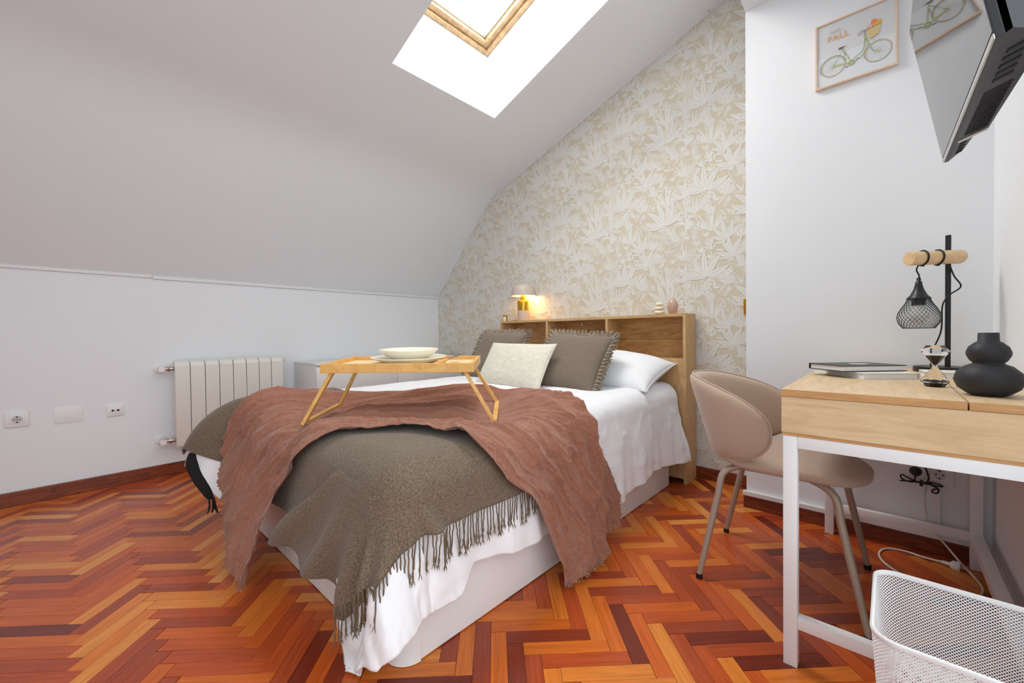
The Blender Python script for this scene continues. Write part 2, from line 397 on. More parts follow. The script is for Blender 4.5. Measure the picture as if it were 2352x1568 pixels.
# walls
struct('wall_left', MB().box(XK-.12, XK, YB, YW+.12, -.06, 1.40), 'wall_paint', 'low white knee wall on the left behind the radiator')
mb = MB(); XTOP = -.30
wp = [(XK-.12, -.06), (XRW+.12, -.06), (XRW+.12, CEIL(XRW)+.1), (-2.5, CEIL(-2.5)+.1), (-2.78, 2.19), (XK-.12, 1.42)]
mb.poly_prism(wp, (0, YW, 0), (1, 0, 0), (0, 0, 1), (0, 1, 0), .12)
wall_back = struct('wall_back', mb, 'wallpaper_base', 'beige wall with white leaf wallpaper behind the headboard')
struct('wall_pillar', MB().box(XP, XRW+.12, YP, YW, -.06, ZS), 'wall_paint', 'white wall beside the wallpaper, carrying the bicycle picture')
struct('light_block_wall', MB().box(XK-.12, -.85, YB-.12, YB, -.06, 2.6), 'wall_paint', 'unseen white wall piece added to hold back light from behind the camera')  # unseen wall piece, added and sized to dim the left side and bed foot
struct('wall_right', MB().box(XRW, XRW+.12, 1.26, YP, -.06, ZS), 'wall_paint', 'white right wall beside desk with the television')
# sloped ceiling with skylight hole
TH = .12
_cr = catmull([(-3.06, 1.815), (-2.84, 2.035), (-2.72, 2.135), (-2.60, 2.203), (-2.46, 2.256), (-2.24, 2.334)], 22)
pr = [(XK, 1.32)]+[tuple(p) for p in _cr]+[(-2.016, 2.413), (-.80, CEIL(-.80)), (XP, CEIL(XP))]
ysp = [YB, SKY_Y0, SKY_Y1, YW]; mb = MB(); V = []; Fs = []
for sheet in (0, 1):
    b0 = len(V)
    for (xa, za) in pr:
        for y in ysp: V.append((xa-(TH*.6 if sheet else 0), y, za+(TH if sheet else 0)))
    for i in range(len(pr)-1):
        for j in range(3):
            if abs(pr[i][0]+2.016) < 1e-6 and j == 1: continue
            q = (b0+i*4+j, b0+(i+1)*4+j, b0+(i+1)*4+j+1, b0+i*4+j+1); Fs.append(q if sheet else q[::-1])
mb.add(V, Fs)
o = struct('ceiling', mb, 'ceiling_paint', 'sloping white attic ceiling around the skylight', smooth='all')
struct('ceiling_flat', MB().box(XP, XRW+.12, 1.60, YW, ZS, ZS+.60), 'ceiling_paint', 'flat lowered ceiling above the desk')

# wallpaper print: leaves of one repeat, copied over the wall
def leaf_poly(cx, cz, ang, L, w, n=9, bend=0.0, tip=1.0):
    a = np.linspace(0, 1, n); prof = np.sin(PI*a**.8)**.9*w/2; prof[-1] = 0; prof[0] = w*.03
    mid_x = a*L; mid_y = bend*L*np.sin(PI*a)
    top = np.stack([mid_x, mid_y+prof], -1); bot = np.stack([mid_x, mid_y-prof], -1)[::-1]
    P = np.r_[top, bot[1:]]; c, s_ = math.cos(ang), math.sin(ang)
    return np.stack([cx+P[:, 0]*c-P[:, 1]*s_, cz+P[:, 0]*s_+P[:, 1]*c], -1)
TILE = .53
def motif():
    """list of (layer, material index, polygon)"""
    el = []; R = random.Random(5)
    def leaf(x, z, a, L, w, layer, mat=0, vein=True, bend=0.0):
        el.append((layer, 3, leaf_poly(x-.0*math.cos(a), z, a, L*1.03, w*1.16, bend=bend)))
        el.append((layer+.2, mat, leaf_poly(x, z, a, L, w, bend=bend)))
        if vein:
            el.append((layer+.4, 2, leaf_poly(x+L*.06*math.cos(a), z+L*.06*math.sin(a), a, L*.86, max(.0016, w*.085), n=5, bend=bend)))
    def cluster(x, z, sc, layer, lean=0):
        for a, L in ((160, .135), (128, .155), (98, .17), (62, .16), (30, .15), (188, .11)):
            a2 = math.radians(a+lean+R.uniform(-5, 5)); leaf(x, z, a2, L*sc, .036*sc, layer+R.random()*.6, 0, True, R.uniform(-.10, .10))
            for t in (.25, .4, .55, .7):                         # side veins
                for sd in (-1, 1):
                    px, pz = x+L*sc*t*math.cos(a2), z+L*sc*t*math.sin(a2); el.append((layer+.8, 2, leaf_poly(px, pz, a2+sd*.55, .018*sc, .0016, n=3)))
        el.append((layer-.1, 1, leaf_poly(x+.006, z-.10*sc, PI/2, .11*sc, .006)))
    def fan(x, z, sc, layer):
        for k in range(10):
            a = math.radians(28+k*13.5+R.uniform(-3, 3)); leaf(x, z, a, (.15-.004*abs(k-4.5)**1.5)*sc, .013*sc, layer+.02*k, 1 if k % 3 == 0 else 0, False)
    def sprig(x, z, ang, L, layer, n=6, lw=.017, ll=.038):
        for k in range(n):
            t = (k+1)/n; px, pz = x+L*t*math.cos(ang+.3*t), z+L*t*math.sin(ang+.3*t)
            for sd in (-1, 1):
                leaf(px, pz, ang+sd*R.uniform(.6, .95), ll*(1.1-.4*t), lw*(1.1-.3*t), layer+R.random()*.3, 0, True)
        el.append((layer-.1, 1, leaf_poly(x, z, ang+.15, L*1.05, .004)))
    def needles(x, z, sc, layer):
        for c in range(4):
            bx, bz = x+R.uniform(-.06, .06)*sc, z+R.uniform(-.06, .06)*sc
            for k in range(9):
                a = R.uniform(-.5, PI+.5); leaf(bx+.008*math.cos(a), bz+.008*math.sin(a), a, R.uniform(.035, .065)*sc, .009*sc, layer+R.random()*.5, 0, False)
    def berries(x, z, sc, layer, n=40):
        for k in range(n):
            r = math.sqrt(R.random())*.06*sc; a = R.uniform(0, 2*PI); px, pz = x+r*math.cos(a), z+r*math.sin(a)*1.2; rad = R.uniform(.004, .0075)
            for q, m_ in ((1.25, 3), (1.0, 0), (.42, 2)):
                el.append((layer+R.random()*.01+(.2 if q == 1 else .4 if q < 1 else 0), m_, np.array([(px+rad*q*math.cos(t), pz+rad*q*math.sin(t)) for t in np.linspace(0, 2*PI, 9)[:-1]])))
    for k in range(70):                                   # soft background foliage
        x, z, a = R.uniform(0, TILE), R.uniform(0, TILE), R.uniform(0.2, PI-.2)
        leaf(x, z, a, R.uniform(.06, .13), R.uniform(.010, .026), 0+R.random()*.4, 1, k % 2 == 0, R.uniform(-.08, .08))
    for x, z, q in ((.13, .10, 1.0), (.39, .30, 1.05), (.29, .04, .75), (.03, .23, .8), (.50, .47, .8), (.22, .30, .7)): fan(x, z, q, 1)
    for x, z, q in ((.22, .17, 1), (.48, .40, 1.0), (.02, .46, .8), (.40, .11, .8)): berries(x, z, q, 2)
    for x, z, a, l in ((.32, .14, .8, .15), (.06, .27, .6, .13), (.46, .05, 1.9, .13), (.20, .45, .4, .10), (.36, .48, 2.3, .1), (.50, .27, 1.2, .12), (.15, .20, 2.2, .11), (.30, .38, 1.6, .10)): sprig(x, z, a, l, 3)
    for x, z, q in ((.45, .20, 1.1), (.19, .33, 1.0), (.02, .12, .9), (.33, .44, .9), (.10, .50, .9)): needles(x, z, q, 4)
    cluster(.10, .36, .95, 5, -6); cluster(.365, .19, 1.0, 5, 4); cluster(.25, .47, .75, 5, 0); cluster(.50, .34, .7, 5, -10); cluster(.22, .05, .7, 5, 8)
    n_ = 53; cov = np.zeros((n_, n_), bool)               # fill the gaps that are still bare
    def mark(P, r=1):
        for q in P:
            i, j = int(q[0]/TILE*n_), int(q[1]/TILE*n_)
            for di in range(-r, r+1):
                for dj in range(-r, r+1): cov[(i+di) % n_, (j+dj) % n_] = True
    for ly, m_, P in el:
        if m_ == 0 and ly >= 1: mark(P); mark([P.mean(0)])
    for k in range(60):
        best, bp = -1, None
        free = np.argwhere(~cov)
        if len(free) < 40: break
        for c in free[R.randrange(7)::7]:
            sub = sum(not cov[(c[0]+di) % n_, (c[1]+dj) % n_] for di in range(-3, 4) for dj in range(-3, 4))
            if sub > best: best, bp = sub, c
        x, z = (bp+.5)/n_*TILE; k0 = len(el)
        if best > 30: sprig(x-.02, z-.02, R.uniform(.4, 2.4), .055, 1.6, n=3, lw=.013, ll=.030)
        else:
            for q in range(4): leaf(x, z-.012, R.uniform(.3, 2.8), R.uniform(.03, .05), .009, 1.6+.05*q, 0, False)
        for ly, m_, P in el[k0:]: mark(P)
        mark([(x, z)])
    return el
MOT = sorted(motif(), key=lambda t: t[0])
# stack overlapping shapes on separate levels so that none are coplanar
_bb = np.array([(P[:, 0].min(), P[:, 0].max(), P[:, 1].min(), P[:, 1].max()) for _, _, P in MOT]); _lv = np.zeros(len(MOT), int)
for i in range(1, len(MOT)):
    hit = np.zeros(i, bool)
    for dx in (-TILE, 0, TILE):
        for dz_ in (-TILE, 0, TILE):
            hit |= (_bb[:i, 0]+dx < _bb[i, 1]) & (_bb[:i, 1]+dx > _bb[i, 0]) & (_bb[:i, 2]+dz_ < _bb[i, 3]) & (_bb[:i, 3]+dz_ > _bb[i, 2])
    if hit.any(): _lv[i] = _lv[:i][hit].max()+1
LEV = min(6e-5, 1.4e-3/max(1, _lv.max())); MOT = [(int(l), m_, P) for l, (_, m_, P) in zip(_lv, MOT)]
def clip_half(poly, n, d):
    out = []
    for i in range(len(poly)):
        p, q = poly[i], poly[(i+1) % len(poly)]; dp, dq = p@n-d, q@n-d
        if dp <= 0: out.append(p)
        if dp*dq < 0: out.append(p+(q-p)*(dp/(dp-dq)))
    return out
halves = [((-1, 0), -XK), ((1, 0), XP), ((0, -1), -.065)]
for (xa, za), (xb, zb) in zip(pr[:-1], pr[1:]): 
    n_ = np.array([-(zb-za), xb-xa]); n_ /= np.linalg.norm(n_); halves.append((n_, n_@np.array([xa, za])))
halves = [(np.array(n_, float), d_) for n_, d_ in halves]
HN = np.array([h[0] for h in halves]); HD = np.array([h[1] for h in halves])
pv, pf, pm = [], [], []
for ix in range(-1, 7):
    for iz in range(-1, 6):
        ox, oz = XK-.05+ix*TILE, -.17+iz*TILE
        for layer, m_, poly in MOT:
            P = poly+np.array([ox, oz]); cx, cz = P.mean(0)
            if cx < XK-.2 or cx > XP+.2 or cz > 3.2 or cz < -.2: continue
            if -2.40 < P[:, 0].min() and P[:, 0].max() < -.90 and P[:, 1].max() < 1.0: continue
            dd = P@HN.T-HD
            if (dd.min(0) >= 0).any(): continue
            pl = P; ok = True; bad = np.nonzero(dd.max(0) > 0)[0]
            for h in bad:
                pl = clip_half(pl, HN[h], HD[h])
                if len(pl) < 3: ok = False; break
            if not ok or len(pl) < 3: continue
            b = len(pv); y = YW-.0004-LEV*layer
            pv += [(p[0], y, p[1]) for p in pl]; pf.append(tuple(range(b, b+len(pl)))); pm.append(m_)
me = bpy.data.meshes.new('leaf_print'); me.from_pydata(pv, [], pf)
for m_ in ('wallpaper_leaf', 'wallpaper_leaf_soft', 'wallpaper_vein', 'wallpaper_base'): me.materials.append(MAT[m_])
me.polygons.foreach_set('material_index', pm); me.update()
o = bpy.data.objects.new('leaf_print', me); COL.objects.link(o); o.parent = wall_back; o['kind'] = 'stuff'

# trims and baseboards
mb = MB(); mb.box(XK, XK+.012, YB, .36, 1.303, 1.322, .004); struct('trim_1', mb, 'satin_white', 'white moulding along top of knee wall, nearer length')
mb = MB(); mb.box(XK, XK+.014, .362, YW, 1.297, 1.318, .004); struct('trim_2', mb, 'satin_white', 'white moulding along top of knee wall, farther length')
mb = MB()
for (xa, za), (xb, zb) in zip(pr[:-1], pr[1:]):
    mb.bar((xa, YW-.008, za-.007), (xb+.004, YW-.008, zb-.007), .016, .013, (0, -1, 0))
struct('trim_3', mb, 'satin_white', 'white edge moulding between sloping ceiling and leaf wallpaper')
struct('baseboard_left', MB().box(XK, XK+.014, YB, YW, 0, .078, .003), 'baseboard_wood', 'dark red-brown wooden baseboard under the radiator wall')
struct('baseboard_back', MB().box(XK+.014, XP, YW-.014, YW, 0, .07, .003), 'baseboard_wood', 'red-brown wooden baseboard below the leaf wallpaper')
struct('baseboard_pillar', MB().box(XP-.012, XRW-.013, YP-.013, YP, 0, .062, .003), 'baseboard_wood', 'red-brown wooden baseboard behind the desk')
struct('baseboard_right', MB().box(XRW-.013, XRW, 1.26, YP, 0, .050, .003), 'baseboard_wood', 'dark wooden baseboard along right wall')
struct('trim_4', MB().box(XP-.014, XRW-.022, YP-.020, YP, .064, .087, .003), 'satin_white', 'white cable duct on top of baseboard behind the desk')
struct('trim_5', MB().box(XRW-.024, XRW, 1.26, YP, .052, .086, .003), 'satin_white', 'white cable duct along foot of right wall')
struct('trim_6', MB().box(.128, .153, YP-.012, YP, .088, .30, .002), 'satin_white', 'short upright white cable duct below the double socket')

# skylight
sky = bpy.data.objects.new('window_1', None); COL.objects.link(sky); sky.location = skp(0, 0, 0); tag(sky, 'wood-framed skylight in a deep white shaft', None, None, 'structure')
EH = 1.29; D = .42; e_lo, e_hi = .088, EH-.03; ya, yb = SKY_Y0+.0, SKY_Y1-.005
def quadbox(mb, p):  # 4 corner quad
    mb.add(p, [(0, 1, 2, 3)])
mb = MB()
c0 = [skp(0, SKY_Y0, 0), skp(0, SKY_Y1, 0), skp(EH, SKY_Y1, 0), skp(EH, SKY_Y0, 0)]
c1 = [skp(e_lo, ya, D), skp(e_lo, yb, D), skp(e_hi, yb, D), skp(e_hi, ya, D)]
c2 = [skp(e_lo-.02, ya-.02, D+.16), skp(e_lo-.02, yb+.02, D+.16), skp(e_hi+.02, yb+.02, D+.16), skp(e_hi+.02, ya-.02, D+.16)]
cc = [skp(-.05, SKY_Y0-.05, .02), skp(-.05, SKY_Y1+.05, .02), skp(EH+.05, SKY_Y1+.05, .02), skp(EH+.05, SKY_Y0-.05, .02)]
mb.add(c0+c1, [(i, (i+1) % 4, 4+(i+1) % 4, 4+i) for i in range(4)]); mb.add(c1+c2, [(i, (i+1) % 4, 4+(i+1) % 4, 4+i) for i in range(4)])
mb.build('shaft_lining', 'skylight_white', sky)
def ring(mb, e0, e1, y0, y1, d0, d1, w):
    ax = (E1, np.array([0, 1, 0]), E3); dm = (d0+d1)/2; th = abs(d1-d0)
    mb.obox(skp((e0+e1)/2, y0+w/2, dm), (e1-e0, w, th), ax, .004); mb.obox(skp((e0+e1)/2, y1-w/2, dm), (e1-e0, w, th), ax, .004)
    mb.obox(skp(e0+w/2, (y0+y1)/2, dm), (w, y1-y0-2*w, th), ax, .004); mb.obox(skp(e1-w/2, (y0+y1)/2, dm), (w, y1-y0-2*w, th), ax, .004)
mb = MB(); ring(mb, e_lo-.012, e_hi+.012, ya-.012, yb+.012, D-.012, D+.012, .026); mb.build('architrave', 'alu_pale', sky)
mb = MB(); ring(mb, e_lo+.010, e_hi-.010, ya+.010, yb-.010, D+.0, D+.07, .034); mb.build('outer_frame', 'pine_frame', sky, True)
mb = MB(); ring(mb, e_lo+.046, e_hi-.046, ya+.046, yb-.046, D+.02, D+.09, .036); sash = mb.build('sash', 'pine_frame', sky, True)
mb = MB(); ring(mb, e_lo+.082, e_hi-.082, ya+.082, yb-.082, D+.05, D+.10, .022); mb.build('glazing_bead', 'alu_pale', sky)
mb = MB(); mb.obox(skp((e_lo+e_hi)/2, (ya+yb)/2, D+.085), (e_hi-e_lo-.18, yb-ya-.18, .006), (E1, np.array([0, 1, 0]), E3)); mb.build('pane', 'window_glass', sky)

# ------------------------------------------------------------------ bed
bed = thing('bed', (-1.653, 1.5, 0), 'double bed with a plain white storage base under the duvet', 'bed')
BX0, BX1, BY0, BY1 = -2.353, -.953, .575, 2.387; RC = .066
MB().box(BX1-.018, BX1-.003, BY0+RC, BY1, .004, .30, .002).build('side_panel', 'satin_white', bed, True)
MB().box(BX0+.003, BX0+.018, BY0+RC, BY1, .004, .30, .002).build('side_panel', 'satin_white', bed, True)
MB().box(BX0+RC, BX1-RC, BY0+.003, BY0+.018, .004, .30, .002).build('foot_panel', 'satin_white', bed, True)
MB().box(BX0+.018, BX1-.018, BY1-.016, BY1, .004, .30, .002).build('head_panel', 'satin_white', bed, True)
for cx, a0 in ((BX1-RC, -90), (BX0+RC, 180)):
    pts = []
    for k in range(13):
        t = math.radians(a0+k*7.5); pts.append((cx+RC*math.cos(t), BY0+RC+RC*math.sin(t)))
    inn = [(cx+(RC-.03)*math.cos(math.radians(a0+k*7.5)), BY0+RC+(RC-.03)*math.sin(math.radians(a0+k*7.5))) for k in range(12, -1, -1)]
    mb = MB(); mb.poly_prism(pts+inn, (0, 0, .002), (1, 0, 0), (0, 1, 0), (0, 0, 1), .30); mb.build('corner_post', 'satin_white', bed, True)
MB().obox(((BX0+BX1)/2, (BY0+BY1)/2+.03, .405), (1.34, 1.78, .21), None, .05, 4).build('mattress', 'cotton_white', bed, True)

# ------------------------------------------------------------------ draped bed linen
XLB, XRB, YFB, RHO = BX0, BX1, BY0, .09
def drape(a, b, off=0.0, ff=.05, fr=.05, fl_=.05, fc=.18, fcl=.30, rl=.30):
    a = np.asarray(a, float); b = np.asarray(b, float); R = RHO
    xr, xl, yf = XRB+.02-R, XLB-.03+R, YFB-.02+R
    zt = .600-.055*sst(b, 1.55, .95)*sst(a, -2.30, -1.85)
    r = np.where(a > xr, a-xr, np.where(a < xl, a-xl, 0.0)); f = np.where(b < yf, b-yf, 0.0)
    s_ = np.hypot(r, f); i = 1/np.maximum(s_, 1e-9); sx, sy = r*i, f*i
    cr = np.abs(2*sx*sy); right = a > .5*(XLB+XRB); R = RHO+np.where(right, 0.0, rl)*cr**1.5
    ang = np.minimum(s_/R, PI/2); e = np.maximum(s_-R*PI/2, 0)
    flare = ff*np.abs(sy)+np.where(right, fr, fl_)*np.abs(sx)+np.where(right, fc, fcl)*cr
    out = R*np.sin(ang)+e*flare; drop = R*(1-np.cos(ang))+e*np.sqrt(np.maximum(1-flare**2, .1))
    nx, ny, nz = sx*np.sin(ang), sy*np.sin(ang), np.cos(ang)
    off = np.asarray(off, float)
    P = np.stack([np.clip(a, xl, xr)+sx*out+nx*off, np.maximum(b, yf)+sy*out+ny*off, zt-drop+nz*off], -1)
    P[..., 2] = np.maximum(P[..., 2], .006+.3*np.abs(off)); return P, np.stack([nx, ny, nz], -1), e
def tray_pads(a, b):
    """hollows pressed into the bed by the foot bars of the tray"""
    p = np.zeros_like(a)
    for (xa, ya), (xb, yb_) in (((-1.676, .604), (-1.905, .850)), ((-1.125, 1.108), (-1.352, 1.352))):
        t_ = np.clip(((a-xa)*(xb-xa)+(b-ya)*(yb_-ya))/((xb-xa)**2+(yb_-ya)**2), 0, 1); p = np.maximum(p, np.exp(-(np.hypot(a-xa-t_*(xb-xa), b-ya-t_*(yb_-ya))/.09)**2))
    return p
def folds(a, b, e):
    """large soft folds shared by every layer of the linen"""
    hang = sst(e, .0, .25)
    ph = a*1.0+b*1.0
    w = .5+.5*np.sin((b-.0)*19+3*vnoise(b*3+5, a*2))
    w2 = .5+.5*np.sin((a)*17+3*vnoise(a*3+9, b*2))
    side = sst(a, XRB-.12, XRB+.02)
    return hang*(.022*w*side+.02*w2*(1-side)) + .012*(fbm(a*2.2+3, b*2.2, 2)-.5) - .024*tray_pads(a, b)
def coons(l, r, f, h, nu, nv):
    """l,r: curves v 0..1 ; f,h: curves u 0..1 -> (nv,nu,2)"""
    u = np.linspace(0, 1, nu)[None, :, None]; v = np.linspace(0, 1, nv)[:, None, None]
    L_, R2, F2, H_ = l[:, None], r[:, None], f[None], h[None]
    return (1-u)*L_+u*R2+(1-v)*F2+v*H_-((1-u)*(1-v)*f[0]+u*(1-v)*f[-1]+(1-u)*v*h[0]+u*v*h[-1])
def cloth_obj(name, P, mat, parent, th=.003, rim=None):
    m, n = P.shape[:2]; idx = np.arange(m*n).reshape(m, n)
    F = np.stack([idx[:-1, :-1], idx[:-1, 1:], idx[1:, 1:], idx[1:, :-1]], -1).reshape(-1, 4)
    V = P.reshape(-1, 3)-wloc(parent); me = bpy.data.meshes.new(name); me.from_pydata(V.tolist(), [], F.tolist()); me.materials.append(MAT[mat])
    me.polygons.foreach_set('use_smooth', [True]*len(me.polygons)); me.update()
    o = bpy.data.objects.new(name, me); COL.objects.link(o); o.parent = parent
    md = o.modifiers.new('thickness', 'SOLIDIFY'); md.thickness = th; md.offset = 1.0
    return o
# white duvet
duvet = thing('duvet', (-1.65, 1.5, .6), 'white cotton duvet spread over the bed, one corner reaching the floor', 'duvet')
nu, nv = 300, 300
rb = lerpline([(-1.07, .030), (-.90, .11), (-.71, .25), (-.63, .44), (-.595, .60), (-.59, .735), (-.65, .80), (-.60, 1.118), (-.55, 1.40), (-.506, 1.688), (-.548, 2.066), (-.535, 2.44)], nv)
lb = lerpline([(-2.66, .24), (-2.70, 1.0), (-2.68, 2.44)], nv)
fb = lerpline([(-2.66, .24), (-2.47, .20), (-2.35, .11), (-2.15, .25), (-1.45, .36), (-1.21, .20), (-1.07, .030)], nu)
hb = lerpline([(-2.68, 2.44), (-.535, 2.44)], nu)
AB = coons(lb, rb, fb, hb, nu, nv); a_, b_ = AB[..., 0], AB[..., 1]
_, _, e_ = drape(a_, b_)
wr = .010*(fbm(a_*6, b_*6, 3)-.5)+.004*np.abs(fbm(a_*16+5, b_*11, 2)-.5)*2
ridge = (1-np.abs(2*fbm(a_*4.5+2, b_*9+7, 2)-1))**6*.008 * sst(e_, -.01, .08)
P, N, e_ = drape(a_, b_, folds(a_, b_, e_)-.016*sst(b_, .95, .7)*sst(a_, -.84, -.9)+wr+ridge+.004*sst(e_, .1, .3)*np.sin(b_*60), fc=.16, ff=.13)
# head-side hem kicks out beside the headboard
kick = sst(b_, 2.15, 2.44)*sst(e_, .02, .35)*(a_ > -1.6); P[..., 0] += .05*kick
cloth_obj('cover', P, 'cotton_white', duvet, .006)
# taupe wool blanket
blanket = thing('wool_blanket', (-1.65, .8, .6), 'taupe woven wool blanket with tasselled ends across the foot of the bed', 'blanket')
nu, nv = 320, 220
rb = lerpline([(-1.10, .215), (-1.00, .275), (-.85, .375), (-.815, .518), (-.803, .668), (-.80, 1.01), (-.80, 1.25)], nv)
lb = lerpline([(-2.64, .29), (-2.62, .95)], nv)
fb = lerpline([(-2.64, .29), (-2.45, .283), (-2.34, .290), (-1.74, .312), (-1.52, .305), (-1.40, .285), (-1.10, .215)], nu)
hb = lerpline([(-2.62, .95), (-2.07, 1.02), (-1.5, 1.1), (-.80, 1.25)], nu)
AB = coons(lb, rb, fb, hb, nu, nv); ab_bl = AB; a_, b_ = AB[..., 0], AB[..., 1]; _, _, e_ = drape(a_, b_)
def bl_off(a, b, e):
    rad = np.hypot(a+1.05, b-.66); th = np.arctan2(b-.66, a+1.05)
    corner = sst(e, .02, .25)*sst(a, -1.85, -1.5)
    sn = np.sin(th*15+1.0+2*vnoise(rad*3, th*2)); fold = .026*corner*np.where(sn > 0, sn**1.5 if False else np.abs(sn)**1.3, -.35*np.abs(sn))*sst(b, 1.0, .6)
    tuck = .030*np.exp(-((a+1.58)/.05)**2)*sst(e, .03, .3)
    step = .014*sst(a, -1.66, -1.58)*sst(e, .05, .3)*sst(a, -1.0, -1.3)
    kink = .030*np.exp(-((b-.655-.45*(a+.80))/.028)**2)*sst(e, -.02, .10)*sst(a, -1.05, -.92)
    return .016+folds(a, b, e)+fold+kink+.004*fbm(a*9, b*9, 3)
P, N, e_ = drape(a_, b_, bl_off(a_, b_, e_))
cloth_obj('fabric', P, 'wool_taupe', blanket, .004); N0 = N
nfu, nfv = 120, 110
lf = catmull([(-1.62, .228), (-1.51, .335), (-1.38, .43), (-1.20, .56)], nfv); rf = catmull([(-1.085, .185), (-1.02, .27), (-.99, .40), (-.98, .56)], nfv)
ff_ = lerpline([(-1.62, .228), (-1.50, .245), (-1.42, .215), (-1.25, .225), (-1.085, .185)], nfu); hf = lerpline([(-1.20, .56), (-.98, .56)], nfu)
ABf = coons(lf, rf, ff_, hf, nfu, nfv); af, bf = ABf[..., 0], ABf[..., 1]; _, _, ef = drape(af, bf)
uf = np.ones((nfv, 1))*np.linspace(0, 1, nfu)[None]; vf = np.linspace(0, 1, nfv)[:, None]*np.ones((1, nfu))
lift = .020*(1-vf)**.7*(1-uf)**.8+.005+.014*np.sin(uf*13+1)*(1-vf)*np.exp(-(uf/.9)**2)-.012*sst(vf, .82, 1.0)-.010*sst(uf, .85, 1.0)
Pf, _, _ = drape(af, bf, np.maximum(bl_off(af, bf, ef)+lift, .012)); cloth_obj('folded_flap', Pf, 'wool_taupe', blanket, .004)
# tassels along the right-hand hem
def tassel_mesh(seed):
    R = random.Random(seed); mb = MB(); L = R.uniform(.070, .088); n = 9
    path = [(R.uniform(-.0006, .0006)+.0022*math.sin(3*k/n+seed)-.0022*math.sin(seed), R.uniform(-.0012, .0012), -L*k/(n-1)) for k in range(n)]; path[0] = (0, 0, .003)
    mb.tube(path, [.0020]*(n-2)+[.0033, .0022], 5)
    tip = np.array(path[-1])
    for k in range(4):
        a = k*PI/2+R.random(); mb.tube([tip, tip+np.array([.004*math.cos(a), .004*math.sin(a), -.008]), tip+np.array([.007*math.cos(a), .007*math.sin(a), -.016])], [.0014, .001, .0004], 4)
    me = bpy.data.meshes.new('tassel'); me.from_pydata(mb.v, [], mb.f); me.materials.append(MAT['fringe_wool']); me.update(); return me
TM = [tassel_mesh(s_) for s_ in range(7)]
hem = P[:, -1]; hn = N[:, -1]; L = np.r_[0, np.cumsum(np.linalg.norm(np.diff(hem, axis=0), axis=1))]
for k, t in enumerate(np.arange(.004, L[-1]*.86, .0118)):
    p = np.array([np.interp(t, L, hem[:, j]) for j in range(3)]); nn = np.array([np.interp(t, L, hn[:, j]) for j in range(3)]); nn[2] = 0; nn /= max(np.linalg.norm(nn), 1e-6)
    p = p+nn*(.006+.006*rng.random()); o = bpy.data.objects.new('tassel', TM[k % 7]); COL.objects.link(o); o.parent = blanket
    o.location = p-wloc(blanket); lean = rng.normal(0, .05, 2); sc = 1.0
    if p[2] < .10: sc = max(.45, (p[2]-.004)/.10)
    ax = np.array([-nn[1], nn[0], 0]); o.rotation_euler = (lean[0]*.9, lean[1]*.9+.0, rng.uniform(0, 6.28)); o.scale = (1, 1, sc)
# dark tasselled end at the left foot corner
pth = catmull([(-2.425, .375, .365), (-2.415, .372, .31), (-2.385, .392, .25), (-2.345, .412, .195), (-2.325, .425, .155)], 20)
mb = MB(); mb.tube(pth, np.interp(np.linspace(0, 1, 20), [0, .2, .55, .85, 1], [.012, .024, .027, .018, .009]), 12)
o = mb.build('tassel_bunch', 'fringe_black', blanket, 'all'); o['label'] = 'black gathered end of the blanket'
for k in range(6):
    p = pth[-1]+np.array([rng.uniform(-.014, .014), rng.uniform(-.012, .012), .006])
    mb = MB(); mb.tube(catmull([p, p+np.array([.004*rng.normal(), .004*rng.normal(), -.035]), p+np.array([.008*rng.normal(), .006*rng.normal(), -.075])], 6), [.004, .004, .004, .0038, .003, .001], 5); mb.build('tassel', 'fringe_black', blanket, 'all')
# mauve muslin throw
throw = thing('muslin_throw', (-1.5, 1.0, .6), 'mauve-brown crinkled muslin throw crossing the bed under the tray', 'throw')
NE = [(-1.64, .07), (-1.62, .24), (-1.55, .43), (-1.45, .54), (-1.37, .62), (-1.29, .735), (-1.20, .80), (-1.08, .825), (-.98, .835), (-.88, .92), (-.78, 1.03), (-.65, 1.095), (-.50, 1.14), (-.38, 1.165)]
FE = [(-1.77, .06), (-2.06, .215), (-2.255, .335), (-2.30, .50), (-2.205, .60), (-2.10, .80), (-1.93, 1.06), (-1.62, 1.30), (-1.24, 1.46), (-1.01, 1.42), (-.90, 1.43), (-.72, 1.46), (-.53, 1.42), (-.38, 1.37)]
nt, nw = 520, 200
ne, fe = catmull(NE, nt), catmull(FE, nt); w = np.linspace(0, 1, nw)[None, :, None]
AB = ne[:, None]*(1-w)+fe[:, None]*w; a_, b_ = AB[..., 0], AB[..., 1]; _, _, e_ = drape(a_, b_)
tt = np.linspace(0, 1, nt)[:, None]*np.ones((1, nw)); ww = np.ones((nt, 1))*np.linspace(0, 1, nw)[None]
wid = np.linalg.norm(fe-ne, axis=1)[:, None]
warp = ww*wid*1.0+.10*(fbm(tt*5+2, ww*2, 2)-.5)
pleat = (1-np.abs(2*vnoise(warp*15+3, tt*6)-1))**2*.026 + (1-np.abs(2*vnoise(warp*55+9, tt*16)-1))**2*.0085
crink = .006*fbm(tt*70, ww*wid*60, 3)+.010*(1-np.abs(2*vnoise(warp*30+tt*9, tt*11+5)-1))**4
edge_roll = .010*np.exp(-(ww/.05)**2)+.022*np.exp(-((1-ww)/.06)**2)*sst(tt, .25, .4)
ridge2 = .022*np.exp(-((ww-.80)/.05)**2)*sst(tt, .55, .68)*sst(tt, 1.0, .8)
layer2 = .012*sst(ww, .80, .83)*sst(tt, .62, .72)
pads = tray_pads(a_, b_)
under = np.maximum(folds(a_, b_, e_)+.024, -.004)
P, N, e_ = drape(a_, b_, under+(pleat+crink)*(1-.75*pads)+edge_roll+ridge2, ff=.27, fr=.10)
P[..., 0] += .10*sst(tt, .88, 1.0)*sst(ww, .1, .7)*0
cloth_obj('cloth', P, 'muslin_mauve', throw, .003)
